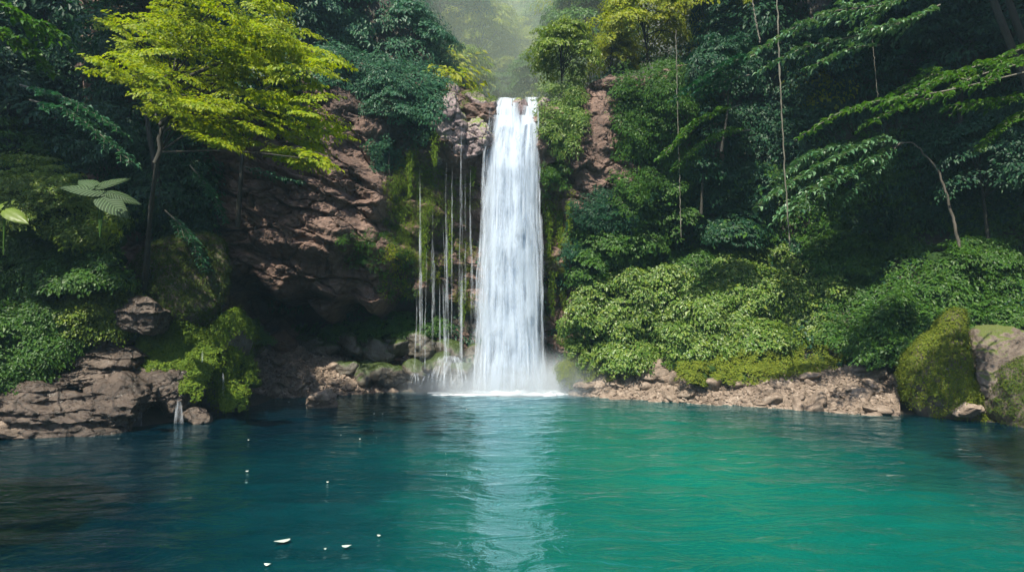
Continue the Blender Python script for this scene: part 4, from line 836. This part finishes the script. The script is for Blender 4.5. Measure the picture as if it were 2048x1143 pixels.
def slope_hit(px, py, off=.3, rocky=True):
    yy = np.linspace(18, 118, 401); pp = np.array([P(px, py, a) for a in yy]); t_ = terr(pp[:, 0], pp[:, 1]) > pp[:, 2]
    q = pp[int(np.argmax(t_))] if t_.any() else pp[-1]; cl = cliff_at(px, py)
    Y = min(q[1], cl[1]) if (rocky and -18.5 < cl[0] < 10.5 and cl[2] < 16) else q[1]
    return P(px, py, Y - off)
def wall_growth(poly, n, seed, mat, label, size=.19, rad=(.45, .95), nper=105, group=None, cat='shrub', off=.5, axis=(-.1, -.75, .8), rocky=True):
    rng = np.random.default_rng(seed); C = np.array([slope_hit(a, b, off, rocky) for a, b in poly_pts(poly, n, rng)]); C[:, 1] -= .5 * np.abs(fbm(C * .6, 2, seed))
    ax = np.tile(axis, (len(C), 1)) + rng.normal(size=C.shape) * .28
    return tag(foliage('shrub', C, ax, rng.uniform(*rad, len(C)), nper, size, mat, rng, flat=.33, tilt=.6, wid=.6), label, cat, group)
WG = 'bushy growth on the steep gorge walls'
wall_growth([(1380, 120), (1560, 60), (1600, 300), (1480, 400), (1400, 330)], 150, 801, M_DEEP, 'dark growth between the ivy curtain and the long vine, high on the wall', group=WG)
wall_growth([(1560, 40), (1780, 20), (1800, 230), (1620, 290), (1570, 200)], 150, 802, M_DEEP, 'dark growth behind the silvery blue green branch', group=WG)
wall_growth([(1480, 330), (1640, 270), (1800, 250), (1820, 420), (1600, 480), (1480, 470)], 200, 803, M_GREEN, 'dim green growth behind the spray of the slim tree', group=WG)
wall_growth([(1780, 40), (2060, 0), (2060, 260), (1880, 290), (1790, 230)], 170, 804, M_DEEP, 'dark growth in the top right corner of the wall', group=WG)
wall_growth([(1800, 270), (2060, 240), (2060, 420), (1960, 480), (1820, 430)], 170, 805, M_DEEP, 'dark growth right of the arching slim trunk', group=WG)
wall_growth([(1600, 450), (1820, 430), (1880, 500), (1800, 600), (1720, 700), (1660, 690), (1630, 560)], 190, 813, M_GREEN, 'green growth filling the hollow between the largest mound and the deep green mound', group=WG, size=.14, off=.7)
wall_growth([(1850, 420), (2060, 400), (2060, 500), (1960, 500)], 50, 806, M_GREEN, 'green growth at the right edge just above the deep green mound', group=WG, size=.15)
wall_growth([(1560, 110), (1700, 90), (1690, 200), (1600, 230)], 30, 807, M_YEL, 'few yellow tinged leaves glowing behind the silvery branch', group=WG, nper=60)
wall_growth([(-20, 40), (200, 0), (260, 160), (200, 300), (-20, 220)], 190, 808, M_DEEP, 'dark growth on the wall in the top left corner', group=WG)
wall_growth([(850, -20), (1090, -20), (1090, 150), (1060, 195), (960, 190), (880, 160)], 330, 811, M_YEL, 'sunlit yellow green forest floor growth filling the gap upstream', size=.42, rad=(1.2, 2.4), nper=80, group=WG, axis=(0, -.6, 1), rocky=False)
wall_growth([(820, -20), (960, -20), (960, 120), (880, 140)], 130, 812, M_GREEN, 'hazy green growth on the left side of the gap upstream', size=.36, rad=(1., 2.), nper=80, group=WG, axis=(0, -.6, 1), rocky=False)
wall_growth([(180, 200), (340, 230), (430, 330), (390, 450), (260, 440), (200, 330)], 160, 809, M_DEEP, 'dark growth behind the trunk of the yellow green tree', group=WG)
wall_growth([(220, 0), (420, -20), (640, -20), (660, 120), (520, 200), (300, 180)], 190, 810, M_BLUE, 'blue green growth on the wall behind the yellow green crown', group=WG)
RG = 'ivy mounds of the right bank'
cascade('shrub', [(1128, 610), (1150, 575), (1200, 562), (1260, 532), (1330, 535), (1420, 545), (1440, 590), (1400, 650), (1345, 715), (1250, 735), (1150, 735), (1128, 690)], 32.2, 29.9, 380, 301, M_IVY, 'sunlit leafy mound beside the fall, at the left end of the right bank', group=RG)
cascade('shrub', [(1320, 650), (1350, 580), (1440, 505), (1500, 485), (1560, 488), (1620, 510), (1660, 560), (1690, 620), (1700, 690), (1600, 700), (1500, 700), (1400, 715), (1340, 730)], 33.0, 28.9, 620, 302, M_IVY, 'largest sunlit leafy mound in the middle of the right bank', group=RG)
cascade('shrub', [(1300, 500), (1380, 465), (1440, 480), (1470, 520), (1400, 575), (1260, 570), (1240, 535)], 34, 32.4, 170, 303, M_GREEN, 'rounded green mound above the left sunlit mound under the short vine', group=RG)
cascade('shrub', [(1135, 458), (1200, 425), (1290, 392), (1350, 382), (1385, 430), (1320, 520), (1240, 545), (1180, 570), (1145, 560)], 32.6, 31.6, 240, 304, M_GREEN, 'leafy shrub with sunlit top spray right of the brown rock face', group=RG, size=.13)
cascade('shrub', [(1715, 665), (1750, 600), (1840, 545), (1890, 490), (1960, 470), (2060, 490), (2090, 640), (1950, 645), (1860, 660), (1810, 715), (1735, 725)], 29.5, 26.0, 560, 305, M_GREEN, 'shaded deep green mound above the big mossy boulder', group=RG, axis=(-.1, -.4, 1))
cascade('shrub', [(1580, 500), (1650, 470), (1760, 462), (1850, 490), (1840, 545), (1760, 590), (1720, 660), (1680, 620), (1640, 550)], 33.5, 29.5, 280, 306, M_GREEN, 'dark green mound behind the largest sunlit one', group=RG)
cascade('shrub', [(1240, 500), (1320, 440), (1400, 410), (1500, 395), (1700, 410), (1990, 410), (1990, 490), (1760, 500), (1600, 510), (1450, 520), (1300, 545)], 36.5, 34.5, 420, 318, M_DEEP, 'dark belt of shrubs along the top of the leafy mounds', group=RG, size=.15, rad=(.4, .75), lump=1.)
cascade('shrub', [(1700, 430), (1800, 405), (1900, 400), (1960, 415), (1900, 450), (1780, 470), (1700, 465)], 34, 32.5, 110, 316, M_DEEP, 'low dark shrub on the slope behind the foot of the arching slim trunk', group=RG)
cascade('ground_cover', [(1350, 722), (1500, 700), (1650, 690), (1790, 655), (1800, 745), (1700, 762), (1560, 765), (1400, 762), (1350, 755)], 29.6, 27.9, 420, 307, M_MOSS, 'yellow brown mossy carpet between the leafy mounds and the shore stones', 'ground cover', size=.07, rad=(.16, .32), nper=70, lump=.3, back=.2, scal=.8, bulge=.3)
cascade('ground_cover', [(1150, 725), (1250, 722), (1280, 745), (1220, 760), (1140, 755)], 30.8, 30.4, 70, 315, M_MOSS, 'mossy fringe under the left sunlit mound at the waterline', 'ground cover', size=.07, rad=(.15, .3), nper=70, lump=.2, back=.2, scal=.8, bulge=.3)
cascade('ground_cover', [(400, 612), (450, 618), (510, 640), (548, 680), (480, 692), (420, 680), (400, 650)], 30.5, 28.6, 190, 308, M_GREEN, 'rounded carpet of small green leaves right of the moss dome', 'ground cover', size=.08, rad=(.18, .32), nper=80, lump=.2, back=.25, scal=.8, bulge=.3)
cascade('ground_cover', [(575, 655), (640, 650), (720, 640), (790, 622), (860, 628), (905, 640), (900, 665), (780, 672), (700, 682), (640, 682)], 33.2, 32.2, 260, 309, M_GREEN, 'strip of small green leaves on the ledge below the cave', 'ground cover', size=.08, rad=(.16, .3), nper=80, lump=.2, back=.25, scal=.8, bulge=.3)
LG = 'shrubs of the left bank'
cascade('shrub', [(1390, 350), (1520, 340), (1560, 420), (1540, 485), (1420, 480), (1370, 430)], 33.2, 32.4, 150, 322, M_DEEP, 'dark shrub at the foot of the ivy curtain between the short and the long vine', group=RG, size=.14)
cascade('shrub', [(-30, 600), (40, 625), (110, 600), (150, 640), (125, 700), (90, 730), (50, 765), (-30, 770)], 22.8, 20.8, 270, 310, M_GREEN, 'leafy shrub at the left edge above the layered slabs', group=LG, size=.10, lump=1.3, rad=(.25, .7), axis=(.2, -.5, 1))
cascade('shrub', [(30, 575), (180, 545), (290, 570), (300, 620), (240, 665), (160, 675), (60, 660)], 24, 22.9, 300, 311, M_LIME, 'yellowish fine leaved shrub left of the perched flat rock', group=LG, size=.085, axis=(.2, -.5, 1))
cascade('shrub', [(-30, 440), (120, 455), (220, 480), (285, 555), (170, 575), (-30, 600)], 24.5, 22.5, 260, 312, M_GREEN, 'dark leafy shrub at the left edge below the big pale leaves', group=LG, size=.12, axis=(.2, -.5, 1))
cascade('shrub', [(-30, 300), (80, 310), (170, 370), (250, 440), (200, 480), (100, 470), (-30, 440)], 23.5, 21.5, 250, 313, M_LIME, 'sunlit olive green shrub round the big pale leaves', group=LG, size=.085, axis=(.2, -.5, 1), flat=.24)
cascade('shrub', [(240, 630), (300, 625), (320, 660), (290, 700), (240, 690)], 25.2, 24.4, 60, 314, M_LIME, 'small bright green shrub between the perched rock and the bright moss', group=LG, size=.08, rad=(.2, .35))
cascade('shrub', [(290, 330), (380, 340), (420, 420), (400, 560), (370, 600), (330, 480), (280, 440)], 27.6, 27.0, 200, 317, M_DEEP, 'dark shrubs hanging between the slim mossy trunk and the brown cliff', group=LG, size=.13)
cascade('moss', [(285, 645), (330, 630), (400, 650), (440, 690), (430, 720), (400, 790), (360, 775), (310, 710)], 24.4, 22.9, 190, 320, M_BMOSS, 'thick cushion of bright green moss in the middle of the left bank', 'moss', group=LG, size=.07, rad=(.14, .34), nper=120, lump=.5, scal=.95, bulge=.3, flat=.6, axis=(.1, -.7, .8), back=.2, body=M_DMOSS)
cascade('moss', [(410, 655), (450, 670), (490, 715), (500, 760), (492, 815), (455, 810), (440, 740), (415, 700)], 25.0, 24.2, 130, 321, M_BMOSS, 'bright green moss hanging down the tall boulder at the right end of the left bank', 'moss', group=LG, size=.07, rad=(.12, .32), nper=120, lump=.5, scal=.95, bulge=.3, flat=.6, axis=(.1, -.8, .6), back=.2, body=M_DMOSS)
# --- the wet ledge left of the lip
WL = 'wet rocks of the ledge left of the lip'
for k, (px, py, Y, sz, rt, lab) in enumerate([(905, 262, 31.0, (1.0, .8, 1.5), (.1, .1, .2), 'grey purple wet rock at the left end of the ledge, streaked from top to bottom'), (957, 272, 31.1, (.95, .8, 1.25), (0, -.1, .6), 'grey purple wet rock of the ledge touching the left stream of the fall'), (905, 185, 32.2, (.5, .6, .7), (0, .2, 0), 'knob of rock with moss standing highest on the ledge'), (955, 210, 32.3, (.75, .7, .55), (0, .1, .4), 'rounded brow of the wet ledge just left of the lip'),
        (1044, 226, 32.5, (.24, .8, .5), (0, 0, .2), 'dark wet rock that parts the two streams at the lip'),         (988, 212, 32.1, (.32, .5, .34), (.1, .3, .2), 'small wet rock at the left edge of the lip'), (1036, 204, 32.9, (.22, .4, .22), (0, .2, 1), 'small stone in the stream behind the lip'), (1086, 206, 32.1, (.3, .5, .34), (0, .2, .5), 'small wet rock at the right edge of the lip'),
        (1105, 292, 32.0, (.75, .6, .5), (0, .3, 0), 'wet rock under the ivy on the right of the fall'), (880, 310, 31.9, (.5, .5, .6), (0, 0, 1), 'lowest lump of the wet ledge on its left')]):
    stone('rock', px, py, Y, sz, 600 + k, M_PURP, lab, rot=rt, rough=.1, group=WL, sharp=10, moss=(M_BMOSS, 60, .05, .55) if k in (2, 3) else None)
RFG = 'bare brown rocks of the right cliff'
stone('rock', 1205, 270, 31.6, (1.15, 1.0, 2.8), 611, M_BROWN, 'tall bare brown cracked rock face right of the ivy', rot=(0, .05, .3), rough=.09, group=RFG, planes=22)
stone('rock', 1190, 375, 32.2, (1.2, .9, .9), 612, M_BROWN, 'lower bare brown rock under the tall cracked face', rot=(0, .3, .1), rough=.1, group=RFG, planes=18)

# --- unseen canopy trees, added above the frame to shade the walls and pool
G5 = 'unseen canopy trees added for shade'
CN_ = ['over the top right corner', 'behind the first crowns of the right slope', 'farthest right', 'nearest the big steep mossy boulder', 'above the top left corner', 'over the middle right water', 'on the near left bank']
for k, (x, y, z, s_) in enumerate([(17.5, 24, 26, 1.9), (19, 27, 30, 2.2), (23, 20, 26, 2.0), (15.5, 23, 27, 1.8), (-23, 14, 26, 1.9), (10, 2, 21, 1.5), (-19, -2, 20, 1.6)]):
    kd = 'shade_left' if x < 0 else 'shade_long' if y < 5 else 'shade_right'
    if kd in _used: o = copy_tree(_used[kd], (x, y, z - 3.4 * s_), 0, s_)
    else: o = _used[kd] = PRO[kd](); o.location = (x, y, z - 3.4 * s_); o.scale = (s_, s_, s_)
    tag(o, 'unseen dark canopy tree added for shade, ' + CN_[k], 'tree', G5)

# ------------------------------------------------------------------ leafy branches
def spray(pts, Y, width, ntw, rng, leaf, droop=.35, dY=0.0, r0=.035):
    """main stem through pixel points with side twigs bearing leaves on both sides"""
    K = [P(a, b, Y + dY * i / (len(pts) - 1)) for i, (a, b) in enumerate(pts)]; cv = curve(K, 30)
    wood = [tube(cv, np.linspace(r0, .008, 30), 5)]; C, N, T = [], [], []
    for k in range(ntw):
        t = .12 + .88 * k / (ntw - 1); i = min(28, int(t * 29)); a = cv[i]; fw = nrm(cv[i + 1] - cv[i - 1 if i else 0])
        sd = nrm(np.cross(fw, UPV)) * (1 if k % 2 else -1)
        ln = width * (1 - .6 * t) * rng.uniform(.6, 1.15)
        tip = a + (sd * .75 + fw * .75) * ln + UPV * ln * rng.uniform(-droop, .05)
        tw = curve([a, (a + tip) / 2 + UPV * ln * .08, tip], 10); wood.append(tube(tw, np.linspace(.010, .004, 10), 4))
        d = nrm(np.gradient(tw, axis=0)); nl = max(4, int(ln / (leaf * .42)))
        for s in np.linspace(.15, 1, nl):
            j = min(9, int(s * 9)); sdl = nrm(np.cross(d[j], UPV))
            for sg in (-1, 1):
                C.append(tw[j] + rng.normal(size=3) * .015); N.append(UPV + sdl * sg * .35 + rng.normal(size=3) * .28); T.append(d[j] * .7 + sdl * sg * .8 - UPV * .25 + rng.normal(size=3) * .15)
    return wood, np.array(C), nrm(np.array(N)), nrm(np.array(T))
M_BARK2 = barkmat('lichen_bark', (.04, .036, .028), (.13, .115, .09))
def branch_thing(name, sprays, mat, label, cat, seed, leaf=.2, trunk=None, bark=M_PBARK, group=None, detail=True):
    rng = np.random.default_rng(seed); root = tag(empty(name, P(*sprays[0][0][0], sprays[0][1])), label, cat, group); wood = []; A = []
    for (pts, Y, wd, nt_) in sprays:
        w_, C, N, T = spray(pts, Y, wd, nt_, rng, leaf, dY=rng.uniform(-1, 1)); wood += w_; A.append((C, N, T))
    if trunk:
        pts, Y, r0 = trunk; cv = curve([P(a, b, Y) for a, b in pts], 30); cv[1:-1] += rng.normal(size=(28, 3)) * .02
        V, F = tube(cv, np.linspace(r0, r0 * .4, 30), 8); mk('trunk', V, F, bark, root, smooth=True)
    V, F = merge(wood); mk('twigs', V, F, bark, root, smooth=True)
    C, N, T = (np.concatenate(x) for x in zip(*A)); V, F = leaves(C, N, T, leaf, rng, wid=.55, fold=.25, droop=.12, detail=detail); mk('leaves', V, F, mat, root, smooth=True)
    return root
BG = 'leafy branches in front of the dark right wall'
branch_thing('slim_tree', [([(1825, 285), (1740, 290), (1640, 330), (1515, 408)], 28, 2.0, 40), ([(1810, 285), (1700, 330), (1620, 380), (1570, 425)], 28.4, 1.8, 34), ([(1800, 286), (1740, 350), (1690, 400)], 27.8, 1.6, 26), ([(1790, 286), (1650, 300), (1560, 350)], 28.8, 1.7, 32), ([(1790, 288), (1680, 350), (1640, 415)], 28.1, 1.5, 28)],
             M_COOL, 'slim tree with an arching pale trunk and drooping leaf sprays over the right bank', 'tree', 501, leaf=.30, trunk=([(1932, 540), (1915, 480), (1902, 420), (1875, 340), (1825, 285)], 28.2, .085), bark=M_BARK2)
branch_thing('leafy_branch', [([(2110, 130), (1900, 180), (1800, 195), (1740, 205), (1680, 225), (1604, 270)], 20, 1.0, 22), ([(2110, 110), (1960, 150), (1880, 190), (1800, 215), (1730, 250)], 20.5, 1.1, 22), ([(1940, 160), (1860, 150), (1780, 190)], 20.3, .8, 16)], M_GREEN, 'long branch reaching left in the middle of the dark wall above the slim tree', 'branch', 502, leaf=.2, group=BG)
branch_thing('leafy_branch', [([(1860, -30), (1760, 10), (1640, 30), (1505, 105)], 20, 1.3, 30), ([(1820, 40), (1720, 70), (1610, 95), (1525, 135)], 20.4, .9, 22), ([(1760, 90), (1690, 100), (1620, 135)], 20.1, .6, 14), ([(1880, 10), (1820, 40), (1740, 60)], 19.6, .9, 16)], M_COOL, 'silvery blue green branch at the top crossed by the long vine', 'branch', 503, leaf=.2, group=BG)
branch_thing('leafy_branch', [([(2080, 80), (1990, 120), (1900, 150), (1790, 200)], 18, 1.2, 28), ([(2080, 180), (2000, 200), (1910, 210)], 18.4, 1.0, 20)], M_GREEN, 'leafy branch coming in from the right edge near the top', 'branch', 504, leaf=.18, group=BG)
branch_thing('leafy_branch', [([(2090, 200), (2020, 240), (1965, 290)], 17.5, .9, 18), ([(2080, 110), (2030, 120), (1960, 170)], 17.2, .9, 16)], M_GREEN, 'drooping branch at the right edge half way up', 'branch', 505, leaf=.17, group=BG)
branch_thing('leafy_branch', [([(1510, 110), (1450, 130), (1355, 190)], 26, 1.3, 24), ([(1500, 150), (1450, 160), (1400, 180)], 26.4, 1.2, 20)], M_DEEP, 'deep green layered branch between the short and the long vine, upper one', 'branch', 506, leaf=.22, group=BG)
branch_thing('leafy_branch', [([(1480, 210), (1400, 240), (1325, 310)], 27, 1.4, 24), ([(1500, 260), (1430, 270), (1350, 330)], 27.3, 1.2, 20)], M_GREEN, 'green layered branch crossing the short vine half way down', 'branch', 507, leaf=.2, group=BG)
LBG = 'leafy branches on the left slope'
branch_thing('leafy_branch', [([(-40, -20), (40, 30), (120, 70)], 15, .9, 20), ([(-40, 60), (30, 80), (90, 130)], 15.4, .9, 18)], M_GREEN, 'drooping branch in the top left corner', 'branch', 508, leaf=.2, group=LBG)
branch_thing('leafy_branch', [([(60, 200), (150, 230), (265, 325)], 20, 1.2, 26), ([(40, 170), (140, 200), (240, 260)], 20.6, 1.1, 24)], M_BLUE, 'blue green branch drooping above the big pale leaves', 'branch', 509, leaf=.17, group=LBG)
branch_thing('leafy_branch', [([(330, 420), (380, 470), (410, 530)], 24, 1.0, 16), ([(380, 330), (420, 380), (450, 440)], 25, .9, 16)], M_BLUE, 'thin blue green branch hanging beside the brown cliff', 'branch', 510, leaf=.2, group=LBG)
branch_thing('leafy_branch', [([(480, 330), (540, 350), (600, 362)], 27, .8, 12)], M_BLUE, 'small twig with pale leaves against the brown cliff', 'branch', 511, leaf=.18, group=LBG)

# vines
def vine(pts, Y, r0, label, seed):
    rng = np.random.default_rng(seed); cv = curve([P(a, b, Y) for a, b in pts], 60); cv[1:] += rng.normal(size=(59, 3)) * [.012, .012, 0]
    V, F = tube(cv, r0 * (1 + .2 * rng.normal(size=60)), 6); tag(mk('vine', V, F, M_PBARK, smooth=True), label, 'vine', 'hanging vines')
vine([(1553, -60), (1556, 60), (1562, 200), (1570, 350), (1580, 492)], 24, .028, 'long pale vine hanging straight down across the dark right wall to the ivy', 1)
vine([(1352, 60), (1355, 200), (1359, 350), (1362, 475)], 27, .016, 'thin vine hanging in front of the ivy curtain', 2)
vine([(1735, -60), (1745, 80), (1756, 200)], 26, .012, 'faint thin vine in the dark right of the silvery branch', 3)
vine([(1500, -60), (1508, 20), (1520, 85)], 26, .03, 'short dark liana at the top edge left of the long vine', 4)

# big pale leaves
def big_plant(name, leafs, Y, label, seed, mat):
    rng = np.random.default_rng(seed); cx = np.mean([l_[0] for l_ in leafs]); root = tag(empty(name, P(cx, leafs[0][1] + 90, Y)), label, 'plant'); st = []
    base = P(cx, leafs[0][1] + 90, Y + .3)
    for (bx, by, tx, ty, wd, dy) in leafs:
        a = P(bx, by, Y); b = P(tx, ty, Y + dy); nu, nv = 19, 11; ax = b - a; L = np.linalg.norm(ax); T = ax / L; Sd = nrm(np.cross(T, [0.1, -.75, .65])); N = np.cross(Sd, T)
        if N[2] < 0: N = -N
        V = []; UVb = []
        for u in np.linspace(0, 1, nu):
            ww = wd * L * (np.sin(np.pi * min(1, u * .96 + .03) ** .72) ** .8)
            for v in np.linspace(-1, 1, nv):
                UVb.append((u, v)); V.append(a + T * L * (u - .08 * abs(v) * (1 - u)) + Sd * ww * v * .5 + N * L * (-.16 * u * u + .05 * abs(v) - .07 * v * v + .006 * math.sin(u * 30 - abs(v) * 9) * (abs(v) ** .5)))
        mk('leaf', np.array(V), gridF(nu, nv), mat, root, smooth=True, uv=np.array(UVb)); st.append(tube(curve([base, (base + a) / 2 + [0, 0, .3], a], 10), .018, 6))
    V, F = merge(st); mk('stalks', V, F, M_GREEN, root, smooth=True)
M_BIG = leafmat('pale_big_leaf', [(.06, .11, .045), (.09, .145, .065)], ribs=True, rough=.6, trans=.25)
big_plant('big_leaf_plant', [(205, 385, 118, 365, .42, -.3), (200, 392, 250, 424, .5, -.5), (215, 385, 282, 402, .42, .2), (190, 375, 258, 348, .36, .5), (190, 372, 150, 350, .36, .6)], 19.0, 'plant with five big pale ribbed leaves on the left slope', 5, M_BIG)
big_plant('big_leaf_plant', [(10, 420, 52, 440, .5, -.2), (5, 410, -30, 430, .5, 0)], 17.0, 'plant with two broad leaves cut off by the left edge', 6, M_LIME)

# small falls on the left bank
for (px, t0, t1, w0, w1, dep, lab) in [(357, 797, 846, 4, 9, 22.5, 'right one of the small waterfalls pouring off the left slabs'), (268, 800, 850, 14, 14, 21.6, 'wide broken trickle in the middle of the small waterfalls'), (250, 795, 855, 2, 3, 21.4, 'leftmost thin trickle falling off the left slabs'), (405, 700, 780, 1, 1.5, 23.6, 'hair thin trickle on the dark face under the bright moss'), (447, 745, 790, 1, 1.5, 23.6, 'hair thin trickle on the tall mossy boulder')]:
    e = tag(empty('small_waterfall', P(px, t1, dep)), lab, 'waterfall', 'small waterfalls of the left bank')
    L_ = []
    for q in range(int(3 + w1 * 1.0)):
        x0 = px + rng.uniform(-1, 1) * w0; x1 = px + (x0 - px) * w1 / w0 * 1.1; a0 = t0 + (t1 - t0) * rng.uniform(0, .45) * (q > 1); pys = np.linspace(a0, t1 + 2, 10); f_ = (pys - t0) / (t1 - t0)
        L_.append((np.array([P(x0 + (x1 - x0) * f, b, dep - .12 * f) for f, b in zip(f_, pys)]), rng.uniform(.03, .08)))
    ribbons('water_strands', L_, M_FAINT, e)

# flecks floating on the pool
rng = np.random.default_rng(77); fl = [(566, 1085, .15), (692, 1096, .10), (494, 945, .07), (497, 882, .05), (748, 829, .06), (765, 829, .05), (890, 812, .06), (933, 820, .05), (720, 880, .05), (655, 967, .05), (578, 805, .08), (534, 1133, .09), (758, 1075, .06), (650, 1102, .04)]
for _ in range(8): fl.append((rng.uniform(640, 960), rng.uniform(800, 1000), rng.uniform(.010, .022)))
m_fl, n_, l_ = newmat('bleached_leaf'); o_ = N_(n_, 'ShaderNodeOutputMaterial'); b_ = N_(n_, 'ShaderNodeBsdfPrincipled', Roughness=.3); b_.inputs['Base Color'].default_value = (.34, .38, .33, 1); l_.new(b_.outputs[0], o_.inputs[0])
for k, (px, py, s) in enumerate(fl):
    s *= .6 if k > 1 else .85
    q = W(px, py); t = np.linspace(0, 2 * np.pi, 12, endpoint=False); rr = 1 + .15 * rng.normal(size=12); V = np.stack([np.cos(t) * s * rr, np.sin(t) * s * .45 * rr, .012 * np.cos(t * 2)], 1); V = rotz(V, rng.uniform(-.5, .8)) + q + [0, 0, .045]
    V = np.vstack([V, q + [0, 0, .06]]); F = np.array([[i, (i + 1) % 12, 12] for i in range(12)])
    lab = {0: 'largest white leaf floating near the bottom of the pool', 1: 'second largest white leaf floating right of the largest'}.get(k, 'tiny white fleck floating on the dark left half of the pool')
    tag(mk('floating_leaf', V, F, m_fl), lab, 'leaf', 'white flecks floating on the pool')

# ------------------------------------------------------------------ haze
V = np.array([[x, y, z] for x in (-97, 97) for y in (-62, 122) for z in (-5.5, 72)], float)
F = np.array([[0, 1, 3, 2], [4, 6, 7, 5], [0, 4, 5, 1], [2, 3, 7, 6], [0, 2, 6, 4], [1, 5, 7, 3]])
m, n, l = newmat('haze'); out = N_(n, 'ShaderNodeOutputMaterial'); pv = N_(n, 'ShaderNodeVolumePrincipled'); pv.inputs['Color'].default_value = (.50, .80, 1, 1); pv.inputs['Density'].default_value = HAZE_DENSITY; pv.inputs['Anisotropy'].default_value = .3
l.new(pv.outputs[0], out.inputs['Volume']); tag(mk('haze', V, F, m), 'thin pale haze filling the gorge', 'haze', kind='stuff')
